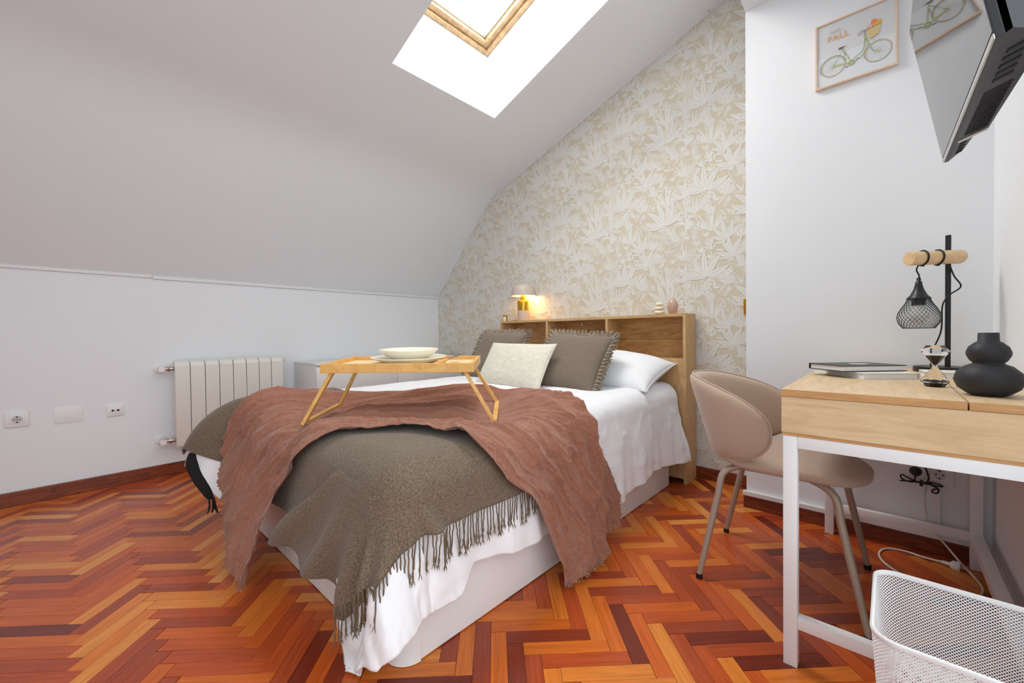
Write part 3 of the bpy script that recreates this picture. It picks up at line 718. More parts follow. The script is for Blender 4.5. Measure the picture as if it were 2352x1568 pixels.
def fray(row, name, n, parent, L0=.014):
    mb = MB(); Lr = np.r_[0, np.cumsum(np.linalg.norm(np.diff(row, axis=0), axis=1))]
    for t in np.linspace(0, Lr[-1], n):
        p = np.array([np.interp(t, Lr, row[:, j]) for j in range(3)]); d = np.array([rng.normal(0, .3)+.3, rng.normal(0, .3), -.5]); d /= np.linalg.norm(d); l = L0*rng.uniform(.5, 1.3)
        q = p+d*l; q[2] = max(q[2], .003); mb.tube([p, (p+q)/2+rng.normal(0, .001, 3), q], [.0011, .0009, .0004], 4)
    return mb.build(name, 'muslin_fray', parent)
fray(P[-1], 'frayed_hem', 70, throw); fray(P[0], 'frayed_hem', 40, throw)
i2, o2 = catmull([(-1.02, 1.28), (-.92, 1.30), (-.72, 1.34), (-.57, 1.40), (-.43, 1.44)], 150), catmull([(-1.04, 1.40), (-.91, 1.47), (-.73, 1.565), (-.57, 1.625), (-.45, 1.615)], 150)
w = np.linspace(0, 1, 60)[None, :, None]; AB = i2[:, None]*(1-w)+o2[:, None]*w; a_, b_ = AB[..., 0], AB[..., 1]; _, _, e_ = drape(a_, b_)
t2 = np.linspace(0, 1, 150)[:, None]*np.ones((1, 60)); w2_ = np.ones((150, 1))*np.linspace(0, 1, 60)[None]
P2, _, _ = drape(a_, b_, np.maximum(folds(a_, b_, e_)+.010, .004)+(1-np.abs(2*vnoise(w2_*6+3, t2*6)-1))**2*.012+.006*fbm(t2*40, w2_*14, 3), fr=.08)
cloth_obj('folded_edge', P2, 'muslin_mauve', throw, .003); fray(P2[-1], 'frayed_hem', 60, throw, .02); fray(P2[60:, -1], 'frayed_edge', 110, throw, .016)

# ------------------------------------------------------------------ cushions and pillows
def cushion(name, label, cat, c, U, V, w, h, t, mat, group=None, ear=.05, ruffle=None, seed=0, sag=0.0, seam=True, wrk=.004):
    c = np.array(c, float); U = np.array(U, float); U /= np.linalg.norm(U); V = np.array(V, float); V -= U*(V@U); V /= np.linalg.norm(V); Nn = np.cross(U, V)
    root = thing(name, tuple(c), label, cat, group); n = 61; g = np.linspace(-1, 1, n); uu, vv = np.meshgrid(g, g)
    ex = 1-ear*(1-np.abs(vv)**2.2)*np.abs(uu)**2; ey = 1-ear*(1-np.abs(uu)**2.2)*np.abs(vv)**2
    prof = (np.clip(1-np.abs(uu)**2.6, 0, 1)*np.clip(1-np.abs(vv)**2.6, 0, 1))**.55
    nz = wrk*(fbm(uu*3+seed, vv*3+seed*2, 3)-.5)*2; cw = wrk*1.2*np.sin((uu+vv)*9+seed)*np.clip((np.abs(uu)+np.abs(vv)-1.0), 0, 1)
    base = c+uu[..., None]*ex[..., None]*U*w/2+vv[..., None]*ey[..., None]*V*h/2 - (sag*(1-vv**2)*np.abs(uu)**2)[..., None]*Nn
    front = base+(prof*(t/2+nz+cw))[..., None]*Nn; back = base-(prof*t/2)[..., None]*Nn
    mb = MB(); mb.grid(front); mb.grid(back, True); o = mb.build('cover', mat, root, 'all')
    bm = bmesh.new(); bm.from_mesh(o.data); bmesh.ops.remove_doubles(bm, verts=bm.verts[:], dist=1e-5); bmesh.ops.recalc_face_normals(bm, faces=bm.faces[:]); bm.to_mesh(o.data); bm.free()
    rim = np.r_[base[0], base[1:, -1], base[-1, -2::-1], base[-2:0:-1, 0]]
    if ruffle:
        mb = MB(); m = len(rim); K = 5
        for i in range(m*K):
            f = i/K; j = int(f) % m; p = rim[j]+(rim[(j+1) % m]-rim[j])*(f-int(f)); d = p-c; d -= Nn*(d@Nn)
            a, b = d@U/(w/2), d@V/(h/2); d2 = U*(np.sign(a)*abs(a)**6)+V*(np.sign(b)*abs(b)**6); d2 /= max(np.linalg.norm(d2), 1e-6); tang = np.cross(Nn, d2)
            l = ruffle*random.uniform(.75, 1.15); off = Nn*(.012*math.sin(f*1.7+seed)+random.uniform(-.006, .006)); sw = tang*random.uniform(-.008, .008)
            mb.tube([p-d2*.004, p+d2*l*.55+off*.6+sw*.3, p+d2*l+off+sw], [.0030, .0032, .0012], 4, caps=False)
        mb.build('fringe', 'fringe_ruffle', root)
    elif seam:
        mb = MB(); mb.tube(rim, .0022, 6, closed=True); mb.build('seam', mat, root, 'all')
    return root
cushion('pillow', 'white bed pillow leaning on the headboard, nearest the wallpapered corner by the chair', 'pillow', (-1.285, 2.250, .688), (1, .02, -.085), (0, .87, .26), .70, .43, .20, 'cotton_white', 'white bed pillows', seed=1, ear=.07)
cushion('pillow', 'white bed pillow mostly hidden behind the cushions, under the bedside lamp', 'pillow', (-2.055, 2.245, .690), (1, 0, 0), (0, .87, .26), .68, .42, .17, 'cotton_white', 'white bed pillows', seed=2, ear=.07)
cushion('cushion', 'brown-grey fringed linen cushion mostly hidden behind the cream cushion', 'cushion', (-2.06, 2.045, .756), (1, 0, -.02), (0, .52, .85), .43, .38, .13, 'linen_grey', 'fringed linen cushions', ruffle=.040, seed=3)
cushion('cushion', 'brown-grey fringed linen cushion standing between cream cushion and white pillow', 'cushion', (-1.365, 1.975, .746), (1, .04, -.055), (-.12, .60, .80), .42, .38, .13, 'linen_grey', 'fringed linen cushions', ruffle=.040, seed=4)
cushion('cushion', 'cream oblong linen cushion in front of the fringed ones', 'cushion', (-1.665, 1.81, .722), (1, .0, -.01), (.06, .52, .80), .52, .31, .12, 'linen_cream', seed=5, ear=.05)

# ------------------------------------------------------------------ headboard shelf unit
hbx0, hbx1, hy0, hy1, hz1 = -2.420, -.883, 2.467, 2.636, 1.022
hbd = thing('headboard', ((hbx0+hbx1)/2, (hy0+hy1)/2, 0), 'oak-look headboard with open shelf compartments against leaf wallpaper', 'headboard'); TP = .018
def hp(name, x0, x1, y0, y1, z0, z1, mat): return MB().box(x0, x1, y0, y1, z0, z1, .0012).build(name, mat, hbd)
hp('top_panel', hbx0, hbx1, hy0, hy1, hz1-TP, hz1, 'oak_headboard')
hp('side_panel', hbx0, hbx0+TP, hy0, hy1, 0, hz1-TP, 'oak_upright'); hp('side_panel', hbx1-TP, hbx1, hy0, hy1, 0, hz1-TP, 'oak_upright')
hp('divider', -1.933, -1.915, hy0, hy1-.012, .50, hz1-TP, 'oak_upright'); hp('divider', -1.418, -1.400, hy0, hy1-.012, .50, hz1-TP, 'oak_upright')
hp('back_panel', hbx0+TP, -1.933, hy1-.012, hy1-.004, .50, hz1-TP, 'oak_back'); hp('back_panel', -1.915, -1.418, hy1-.012, hy1-.004, .50, hz1-TP, 'oak_back'); 
hp('back_panel', -1.400, hbx1-TP, hy1-.012, hy1-.004, .868, hz1-TP, 'oak_back'); hp('back_panel', -1.400, hbx1-TP, hy1-.012, hy1-.004, .73, .866, 'oak_back')
hp('shelf', -1.915, -1.418, hy0, hy1-.012, .877, .893, 'oak_headboard'); hp('shelf', hbx0+TP, -1.933, hy0, hy1-.012, .749-TP, .749, 'oak_headboard'); hp('shelf', -1.400, hbx1-TP, hy0+.012, hy1-.012, .749-TP, .749, 'oak_headboard')
hp('shelf', -1.915, -1.418, hy0, hy1-.012, .60, .616, 'oak_headboard')
hp('front_panel', -1.400, hbx1-TP, hy0, hy0+.012, .03, .748, 'oak_upright'); hp('front_panel', hbx0+TP, -1.933, hy0, hy0+.012, .03, .731, 'oak_upright'); hp('front_panel', -1.933, -1.4, hy0, hy0+.012, .03, .50, 'oak_upright')
mb = MB(); mb.obox((-1.70, hy1-.016, .975), (.012, .005, .03), None, .002); mb.cyl((-1.70, hy1-.019, .982), (-1.70, hy1-.026, .982), .004, 10); mb.build('bracket', 'chrome', hbd, True)
for x, z in ((-2.399, .955), (-1.912, .955)):
    mb = MB(); mb.cyl((x-.002, hy0+.06, z), (x+.002, hy0+.06, z), .004, 10); mb.build('screw_hole', 'black_hole', hbd)

# lamp on headboard
lx, ly, lz = -2.235, 2.555, hz1
lamp = thing('bedside_lamp', (lx, ly, lz), 'small lit mushroom lamp with brass stem on the headboard', 'lamp')
MB().lathe((lx, ly, lz), [(0, 0), (.047, 0), (.0475, .002), (.0475, .084), (0, .084)]).build('base', 'lamp_taupe', lamp, True)
MB().lathe((lx, ly, lz), [(0, .084), (.0475, .084), (.0475, .166), (.045, .169), (0, .169)]).build('brass_body', 'brass', lamp, True)
MB().lathe((lx, ly, lz), [(.021, .169), (.021, .222), (0, .222)]).build('neck', 'brass', lamp, True)
sh = MB().lathe((lx, ly, lz), [(.102, .205), (.1015, .215), (.098, .24), (.092, .265), (.078, .288), (.055, .302), (.025, .309), (0, .31)]); so = sh.build('shade', 'lamp_taupe', lamp, 'all')
sh = MB().lathe((lx, ly, lz), [(.102, .205), (.099, .2055), (.0985, .215), (.095, .24), (.089, .263), (.076, .284), (.054, .298), (0, .305)]); sh.build('shade_lining', 'lamp_inner', so, 'all')
MB().lathe((lx, ly, lz), [(0, .224), (.010, .226), (.018, .240), (.020, .252), (.014, .268), (0, .274)]).build('bulb', 'bulb_glow', lamp, 'all')
mb = MB(); mb.tube(catmull([(lx-.045, ly+.02, lz+.008), (lx-.09, ly+.05, lz+.012), (lx-.16, ly+.07, lz+.010), (-2.47, YW-.012, lz+.006)], 16), .0022, 6); mb.build('cable', 'brass_dull', lamp, 'all')
pl = bpy.data.lights.new('bedside_lamp_light', 'POINT'); pl.energy = 1.1; pl.color = (1.0, .62, .22); pl.shadow_soft_size = .02
po = bpy.data.objects.new('bedside_lamp_light', pl); COL.objects.link(po); po.parent = lamp; po.location = (.05, .03, .215)
# brass socket plate and switch on the wallpaper
def brass_plate(label, x, z, w, hgt, cat):
    r = thing('brass_socket' if cat == 'socket' else 'brass_switch', (x, YW-.001, z), label, cat)
    MB().obox((x, YW-.006, z), (w, .010, hgt), None, .003).build('plate', 'brass', r, True)
    MB().obox((x, YW-.012, z), (w*.62, .006, hgt*.62), None, .002).build('insert', 'plastic_white' if cat == 'socket' else 'brass_dull', r, True); return r
brass_plate('square brass socket plate on wallpaper just above headboard left end', -2.535, 1.045, .055, .075, 'socket')
brass_plate('brass light switch on wallpaper at pillar edge', -.583, 1.053, .072, .088, 'light switch')
# stacked pebble candle and small vase
cx, cy = -1.068, 2.53
r = thing('pebble_candle', (cx, cy, hz1), 'cream candle of three stacked pebbles on the headboard', 'candle')
def ell(rr, hh, z0): return [(rr*math.sqrt(max(0, 1-((t-.5)*2)**2))**.8 if 0 < t < 1 else 0, z0+hh*t) for t in np.linspace(0, 1, 15)]
for rr, z0, hh in ((.031, 0, .028), (.028, .026, .028), (.0245, .052, .026)): MB().lathe((cx, cy, hz1), ell(rr, hh, z0)).build('pebble', 'wax', r, 'all')
MB().cyl((cx, cy, hz1+.076), (cx+.001, cy, hz1+.09), .001, 6).build('wick', 'paper', r)
r = MB().lathe((-.984, 2.53, hz1), [(0, 0), (.020, 0), (.022, .003), (.029, .03), (.0315, .05), (.029, .066), (.020, .084), (.011, .093), (.009, .097), (.007, .096), (.007, .08), (0, .07)], 40).build('bud_vase', 'pink_glaze', None, 'all', loc=None)
tag(r, 'small glossy pink-beige bud vase on the headboard', 'vase')

# ------------------------------------------------------------------ chest of drawers behind the bed
dy0, dy1, dx0, dx1, dz = 1.21, 2.60, XK+.015, -3.085, .712
ch = thing('chest_of_drawers', ((dx0+dx1)/2, (dy0+dy1)/2, 0), 'white low chest of drawers along the knee wall beside radiator', 'chest of drawers')
MB().box(dx0, dx1, dy0, dy1, dz-.018, dz, .002).build('top_panel', 'satin_white', ch, True)
MB().box(dx0, dx1-.02, dy0+.001, dy0+.019, 0, dz-.018, .001).build('side_panel', 'satin_white', ch, True); MB().box(dx0, dx1-.02, dy1-.019, dy1-.001, 0, dz-.018, .001).build('side_panel', 'satin_white', ch, True)
MB().box(dx0, dx1-.025, dy0+.02, dy1-.02, .01, dz-.02).build('body', 'plastic_shadow', ch)
ym = 1.885; zr = [(.04, .235), (.265, .455), (.485, .665)]
for z0, z1 in zr:
    for y0, y1 in ((dy0+.004, ym-.002), (ym+.002, dy1-.004)):
        d = MB().box(dx1-.018, dx1, y0, y1, z0, z1, .002).build('drawer_front', 'satin_white', ch, True)
        MB().box(dx1-.024, dx1-.012, y0, y1, z1-.002, z1+.022).build('grip_rail', 'plastic_white', d)

# ------------------------------------------------------------------ radiator
ry0, rz0, rz1 = .446, .195, .762; SW = .0805; rx = XK+.035
rad = thing('radiator', (XK, ry0, rz0), 'cream eight-section aluminium radiator on the knee wall', 'radiator')
mb = MB(); prof_y = [(-.0385, 0), (-.0385, .012), (-.036, .0145), (.036, .0145), (.0385, .012), (.0385, 0)]
zs = [rz0, rz0+.006, rz0+.02, rz1-.035, rz1-.012, rz1-.003, rz1]; back = [.030, .006, 0, 0, .012, .035, .06]
Pg = np.array([[(rx+.08-bk+(px if True else 0), py, z) for py, px in prof_y] for z, bk in zip(zs, back)])
mb.grid(Pg); mb.box(rx+.02, rx+.079, -.004, .004, rz0+.02, rz1-.02); mb.box(rx+.005, rx+.06, -.038, .038, rz1-.05, rz1-.006, .006); mb.box(rx+.005, rx+.078, -.036, .036, rz0+.01, rz0+.05, .006); mb.box(rx, rx+.02, -.036, .036, rz0+.02, rz1-.02, .004)
sec = None
for k in range(8):
    if sec is None:
        mb.v = [(x, y+0, z) for x, y, z in mb.v]; o = mb.build('section', 'radiator_enamel', None, 25); me = o.data; sec = me; bpy.data.objects.remove(o)
        md_pts = None
    o = bpy.data.objects.new('section', sec); COL.objects.link(o); o.parent = rad; o.location = Vector((0, ry0+SW*(k+.5), 0))-rad.location
for z, nm in ((rz1-.052, 'valve'), (rz0+.045, 'valve')):
    mb = MB(); mb.cyl((rx+.04, ry0+.002, z), (rx+.04, ry0-.022, z), .013, 14); mb.cyl((rx+.04, ry0-.018, z), (rx+.04, ry0-.03, z), .018, 6); mb.cyl((rx+.04, ry0-.03, z), (rx+.04, ry0-.052, z), .011, 14)
    mb.cyl((XK+.006, ry0-.062, z), (rx+.045, ry0-.062, z), .011, 14); v = mb.build(nm, 'chrome', rad, True)
    MB().cyl((rx+.045, ry0-.062, z), (rx+.078, ry0-.062, z), .0165, 20).build('valve_cap', 'plastic_white', v, True)
    MB().lathe((XK, ry0-.062, z), [(0, .012), (.026, .010), (.030, .006), (.031, 0)], 24, axis=(1, 0, 0)).build('wall_rosette', 'plastic_white', v, True)
mb = MB(); mb.cyl((rx+.04, ry0+8*SW-.002, rz1-.03), (rx+.04, ry0+8*SW+.014, rz1-.03), .010, 12); mb.cyl((rx+.04, ry0+8*SW+.012, rz1-.03), (rx+.04, ry0+8*SW+.022, rz1-.03), .005, 10); mb.build('bleed_plug', 'chrome', rad, True)

# ------------------------------------------------------------------ wall plates on the knee wall
def plate(name, label, cat, y, z, w, h, kind):
    r = thing(name, (XK, y, z), label, cat); MB().obox((XK+(.002 if kind == "blank" else .005), y, z), (.004 if kind == 'blank' else .010, w, h), None, .0012 if kind == 'blank' else .004).build('frame', 'plastic_white', r, True)
    if kind == 'blank': return r
    MB().obox((XK+.0105, y, z), (.004, w*.62, h*.56), None, .001).build('insert', 'plastic_white', r, True)
    if kind == 'power':
        o = MB().lathe((XK+.0126, y, z), [(0, 0), (.0195, 0), (.0195, .001), (.021, .001), (.021, 0)], 28, axis=(1, 0, 0)).build('socket_well', 'plastic_shadow', r, True)
        for dy, dz_ in ((-.0095, 0), (.0095, 0), (0, .014), (0, -.014), (0, 0)): MB().cyl((XK+.0125, y+dy, z+dz_), (XK+.0137, y+dy, z+dz_), .0027 if dz_ == 0 else .0036, 10).build('pin_hole', 'black_hole', o)
    else:
        for dy, rr in ((-.012, .0062), (.012, .0062), (0, .0022)): MB().cyl((XK+.012, y+dy, z), (XK+.0137, y+dy, z), rr, 14).build('aerial_hole', 'black_hole', r)
    return r
plate('power_socket', 'white power socket low on the knee wall, far left', 'socket', -.216, .473, .088, .083, 'power')
plate('blank_plate', 'plain white blanking plate between the two sockets', 'cover plate', -.024, .470, .117, .092, 'blank')
plate('aerial_socket', 'white aerial socket with two black holes beside radiator', 'socket', .172, .468, .080, .070, 'tv')

# ------------------------------------------------------------------ bed tray
nrm = lambda v: np.array(v, float)/np.linalg.norm(v)
TFL = np.array([-1.627, .652, .800]); TU = nrm((.735, .678, -.004)); TV_ = np.array([-.673, .738, .036]); TV_ = nrm(TV_-TU*(TV_@TU)); TN = np.cross(TU, TV_)
TW, TD, THH = .60, .34, .036
def tp(u, v, n): return TFL+TU*u+TV_*v+TN*n
tray = thing('bed_tray', tuple(tp(.3, .17, -.25)), 'bamboo bed tray with folding legs standing on the mauve throw', 'tray')
ax3 = (TU, TV_, TN)
MB().obox(tp(TW/2, .007, -THH/2), (TW, .014, THH), ax3, .002).build('rim', 'bamboo', tray); MB().obox(tp(TW/2, TD-.007, -THH/2), (TW, .014, THH), ax3, .002).build('rim', 'bamboo', tray)
MB().obox(tp(.007, TD/2, -THH/2), (.014, TD-.028, THH), ax3, .002).build('rim', 'bamboo', tray); MB().obox(tp(TW-.007, TD/2, -THH/2), (.014, TD-.028, THH), ax3, .002).build('rim', 'bamboo', tray)
MB().obox(tp(TW/2, TD/2, -.021), (TW-.028, TD-.028, .008), ax3).build('base_board', 'bamboo_pale', tray)
Lg = {'FL': (tp(.040, .026, -.03), np.array([-1.676, .604, .564])), 'BL': (tp(.040, TD-.026, -.03), np.array([-1.905, .850, .580])), 'FR': (tp(TW-.040, .026, -.03), np.array([-1.125, 1.108, .566])), 'BR': (tp(TW-.040, TD-.026, -.03), np.array([-1.352, 1.352, .586]))}
for k, (a, b) in Lg.items(): MB().bar(a, b, .020, .014, TU, .002).build('leg', 'bamboo', tray)
for a, b in (('FL', 'BL'), ('FR', 'BR')): MB().bar(Lg[a][1]+(0, 0, .006), Lg[b][1]+(0, 0, .006), .020, .012, (0, 0, 1), .002).build('foot_bar', 'bamboo', tray)
pc = tp(.305, .175, -.017)
pl_ = MB().lathe(pc, [(0, .004), (.09, .004), (.10, .002), (.105, .006), (.158, .027), (.160, .030), (.157, .031), (.105, .014), (0, .012)], 56, axis=TN).build('dinner_plate', 'ceramic_cream', None, 'all', loc=None); tag(pl_, 'large cream plate on the bed tray, under the bowl', 'plate')
bc = pc+TN*.0145
bw = MB().lathe(bc, [(0, 0), (.060, 0), (.066, .003), (.100, .022), (.124, .044), (.1255, .047), (.122, .0475), (.100, .030), (.06, .012), (0, .010)], 56, axis=TN).build('bowl', 'ceramic_cream', None, 'all', loc=None); tag(bw, 'shallow cream bowl stacked on the plate on the tray', 'bowl')
# fork and knife
fk = thing('fork', tuple(tp(.44, .10, -.015)), 'fork with wooden handle resting under the plate rim on the tray', 'fork')
f0, f1 = tp(.432, .045, -.010), tp(.515, .235, .012); fd = nrm(f1-f0); fs = nrm(np.cross(fd, TN)); 
mb = MB(); mb.bar(f0, f0+fd*.10, .016, .010, TN, .003); mb.build('handle', 'bamboo', fk, True)
mb = MB(); mb.bar(f0+fd*.10, f0+fd*.15, .008, .003, TN); mb.bar(f0+fd*.145, f0+fd*.168, .026, .003, TN, .001)
for k in range(4): mb.bar(f0+fd*.166+fs*(k-1.5)*.0068, f0+fd*.215+fs*(k-1.5)*.0074+TN*.006, .0036, .0022, TN)
mb.build('tines', 'steel', fk)
kn = thing('knife', tuple(tp(.15, .06, -.015)), 'knife with pale wooden handle poking out from the left of the plate', 'knife')
k0, k1 = tp(.125, .028, -.009), tp(.235, .11, -.012); kd = nrm(k1-k0); mb = MB(); mb.bar(k0, k0+kd*.09, .014, .009, TN, .003); mb.build('handle', 'bamboo', kn, True)
mb = MB(); mb.bar(k0+kd*.09, k0+kd*.15, .014, .0018, TN); mb.build('blade', 'steel', kn)

# ------------------------------------------------------------------ desk
kx0, kx1, ky0, ky1, kzt = -.215, XRW-.026, 1.300, 2.318, .750
dk = thing('desk', ((kx0+kx1)/2, (ky0+ky1)/2, 0), 'oak-look desk with flip lid and white steel frame', 'desk')
xs = .125
MB().box(kx0, xs-.0015, ky0, ky1, kzt-.018, kzt, .001).build('top_panel', ['desk_oak_long'], dk)
MB().box(xs+.0015, kx1, ky0, ky1, kzt-.018, kzt, .001).build('lid_panel', ['desk_oak_long'], dk)
MB().box(kx0+.001, kx1-.001, ky0+.001, ky0+.018, .634, kzt-.019, .001).build('apron', 'desk_oak', dk); MB().box(kx0+.001, kx1-.001, ky1-.018, ky1-.001, .634, kzt-.019, .001).build('apron', 'desk_oak', dk)
MB().box(kx0+.001, kx0+.018, ky0+.018, ky1-.018, .634, kzt-.019, .001).build('apron', 'desk_oak_long', dk); MB().box(kx1-.018, kx1-.001, ky0+.018, ky1-.018, .634, kzt-.019, .001).build('apron', 'desk_oak_long', dk)
MB().box(kx0+.003, kx1-.003, ky0+.003, ky1-.003, .626, .6335).build('bottom_panel', 'desk_edge', dk)
MB().box(kx0, xs-.0015, ky0-.0012, ky0, kzt-.018, kzt).build('edge_band', 'desk_edge', dk); MB().box(xs+.0015, kx1, ky0-.0012, ky0, kzt-.018, kzt).build('edge_band', 'desk_edge', dk)
LW = .032
for x in (kx0+.004, kx1-.004-LW):
    for y in (ky0+.004, ky1-.004-LW): MB().box(x, x+LW, y, y+LW, 0, .626, .002).build('leg', 'metal_white', dk, True)
for y in (ky0+.004, ky1-.004-LW):
    MB().box(kx0+.004+LW, kx1-.004-LW, y, y+LW, .594, .626, .002).build('upper_rail', 'metal_white', dk, True); MB().box(kx0+.004+LW, kx1-.004-LW, y+.004, y+LW-.004, .105, .138, .002).build('lower_rail', 'metal_white', dk, True)
MB().box(kx1-.004-LW, kx1-.004, ky0+.004+LW, ky1-.004-LW, .105, .138, .002).build('lower_rail', 'metal_white', dk, True)
MB().box(kx1-.004-LW, kx1-.004, ky0+.004+LW, ky1-.004-LW, .594, .626, .002).build('upper_rail', 'metal_white', dk, True); MB().box(kx0+.004, kx0+.004+LW, ky0+.004+LW, ky1-.004-LW, .594, .626, .002).build('upper_rail', 'metal_white', dk, True)

# ------------------------------------------------------------------ chair
cx0, cy0 = -.295, 1.79
chair = thing('chair', (cx0, cy0, 0), 'beige upholstered shell chair with taupe tube legs tucked under the desk', 'chair')
# seat pad: superellipse slab with rolled front
n, m = 56, 22; Pg = np.zeros((m, n, 3))
for i in range(m):
    t = PI*i/(m-1)                       # top centre -> rim -> bottom centre
    rr = math.sin(t)**.42; hz_ = .030*math.cos(t)*(abs(math.cos(t))**-.25 if abs(math.cos(t)) > .01 else 1)
    for j in range(n):
        a = 2*PI*j/n; ca, sa = math.cos(a), math.sin(a); sx = math.copysign(abs(ca)**.82, ca); sy = math.copysign(abs(sa)**.82, sa)
        x, y = .245*rr*sx, .225*rr*sy; roll = -.020*sst(x, .05, .245)+.018*sst(-x, .10, .24); Pg[i, j] = (cx0+.015+x, cy0+y, .446+hz_+roll)
mb = MB(); Pc = np.concatenate([Pg, Pg[:, :1]], 1); mb.grid(Pc); o = mb.build('seat', 'chair_velvet', chair, 'all')
bm = bmesh.new(); bm.from_mesh(o.data); bmesh.ops.remove_doubles(bm, verts=bm.verts[:], dist=1e-5); bmesh.ops.recalc_face_normals(bm, faces=bm.faces[:]); bm.to_mesh(o.data); bm.free()
# wrap-around back
nu, nv = 70, 26
def back_pt(u, v, d):
    """u,v in disc [-1,1]; d thickness offset outward"""
    th = u*math.radians(93); rx_, ry_ = .262+d, .242+d; z = .587+v*.156
    lean = .050*(v-.2); wing = abs(u)**2.2
    z += -.012*wing-.02*wing*(v > 0)*v
    return (cx0-.004-rx_*math.cos(th)-lean*math.cos(th*.8), cy0+ry_*math.sin(th), z)
def sq(a, b):   # square -> superellipse-like disc
    r = (abs(a)**2.4+abs(b)**2.4)**(1/2.4); mx = max(abs(a), abs(b)); k = mx/r if r > 1e-9 else 1; k = k**1.0; return a*k, b*k
A = np.zeros((nv, nu, 3)); B = np.zeros((nv, nu, 3))
for i in range(nv):
    for j in range(nu):
        a, b = -1+2*j/(nu-1), -1+2*i/(nv-1); u, v = sq(a, b); ed = 1-max(abs(a), abs(b))**8; t_ = .020*max(ed, 0)**.5
        A[i, j] = back_pt(u, v, t_); B[i, j] = back_pt(u, v, -t_)
mb = MB(); mb.grid(A); mb.grid(B, True); o = mb.build('backrest', 'chair_velvet', chair, 'all')
bm = bmesh.new(); bm.from_mesh(o.data); bmesh.ops.remove_doubles(bm, verts=bm.verts[:], dist=1e-5); bmesh.ops.recalc_face_normals(bm, faces=bm.faces[:]); bm.to_mesh(o.data); bm.free()
rim = np.r_[A[0], A[1:, -1], A[-1, -2::-1], A[-2:0:-1, 0]]; mb = MB(); mb.tube(rim, .003, 6, closed=True); mb.build('piping', 'chair_velvet', o, 'all')
feet = [(-.513, 1.556), (-.540, 1.998), (-.040, 1.552), (-.058, 2.036)]
for fx, fy in feet:
    sx = 1 if fx > cx0 else -1; sy = 1 if fy > cy0 else -1; knee = np.array([cx0+sx*(.150 if sx < 0 else .165), cy0+sy*.165, .405]); foot = np.array([fx, fy, .012])
    d = nrm(foot-knee); pth = catmull([(cx0+sx*.05, cy0+sy*.10, .413), (cx0+sx*.11, cy0+sy*.14, .413), knee+d*.02+np.array([0, 0, .0]), knee+d*.10, knee+d*.2], 20); pth = np.r_[pth, [foot]]
    mb = MB(); mb.tube(pth, [.0115]*(len(pth)-1)+[.0095], 14); mb.build('leg', 'tube_taupe', chair, True)
    MB().cyl(foot+np.array([0, 0, -.012]), foot+np.array([0, 0, .006])-d*.0, .0112, 14).build('foot_cap', 'black_rubber', chair, True)
MB().obox((cx0, cy0, .408), (.20, .26, .018), None, .006).build('seat_bracket', 'tube_taupe', chair, True)

# ------------------------------------------------------------------ things on the desk
def book(name, label, c, ang, L, Wd, z0, th, cover, group=None):
    r = thing(name, (c[0], c[1], z0), label, 'book', group); a = math.radians(ang); ux = np.array([math.cos(a), math.sin(a), 0]); uy = np.array([-math.sin(a), math.cos(a), 0]); ax = (ux, uy, np.array([0, 0, 1.0])); c3 = np.array([c[0], c[1], 0])
    MB().obox(c3+(0, 0, z0+th/2)-ux*.001, (L-.010, Wd-.008, th-.004), ax, .001).build('pages', 'paper', r)
    MB().obox(c3+(0, 0, z0+.0012), (L, Wd, .0024), ax, .0008).build('cover_board', cover, r); MB().obox(c3+(0, 0, z0+th-.0012), (L, Wd, .0024), ax, .0008).build('cover_board', cover, r)
    MB().obox(c3+(0, 0, z0+th/2)+uy*(Wd/2-.0012), (L, .0024, th), ax, .0008).build('spine', cover, r); return r, ux, uy
book('book', 'white hardback book lying flat under the black one on the desk', (-.070, 1.862), -54, .26, .165, kzt, .020, 'cover_white')
bkb, ux, uy = book('book', 'black hardback book on top of the white book on desk', (-.085, 1.842), 44, .215, .150, kzt+.0205, .020, 'cover_black')
c3 = np.array([-.075, 1.86, kzt+.0406]); mb = MB()
mb.add([c3+ux*.035*math.cos(t)+uy*.022*math.sin(t)*(1+.3*math.cos(3*t)) for t in np.linspace(0, 2*PI, 21)[:-1]], [tuple(range(20))]); mb.build('cover_emblem', 'plastic_shadow', bkb)
book('book', 'thin white book behind the hourglass and black vase', (.150, 1.96), 4, .14, .11, kzt, .018, 'cover_white')
# black double-bulge vase
va = MB().lathe((.170, 1.452, kzt), [(0, 0), (.024, 0), (.034, .004), (.050, .018), (.0565, .036), (.052, .054), (.038, .069), (.026, .0745), (.025, .077), (.030, .082), (.0355, .094), (.036, .102), (.032, .114), (.0225, .124), (.0175, .127), (.0168, .146), (.0155, .147), (.0145, .145), (.0145, .12), (0, .11)], 56).build('black_vase', 'black_matt', None, 'all', loc=None); tag(va, 'matt black double-bulge vase on the desk', 'vase')
# hourglass
hx, hy = .092, 1.60
hg = thing('hourglass', (hx, hy, kzt), 'faceted glass hourglass with dark sand on the desk', 'hourglass')
MB().lathe((hx, hy, kzt), [(0, 0), (.019, .0), (.029, .014), (.004, .056), (.029, .097), (.017, .113), (0, .113)], 6).build('glass', 'clear_glass', hg)
MB().lathe((hx, hy, kzt), [(0, .002), (.018, .002), (.0245, .011), (0, .017)], 6).build('lower_sand', 'sand', hg); MB().lathe((hx, hy, kzt), [(0, .060), (.0035, .061), (.019, .086), (0, .084)], 6).build('upper_sand', 'sand', hg)
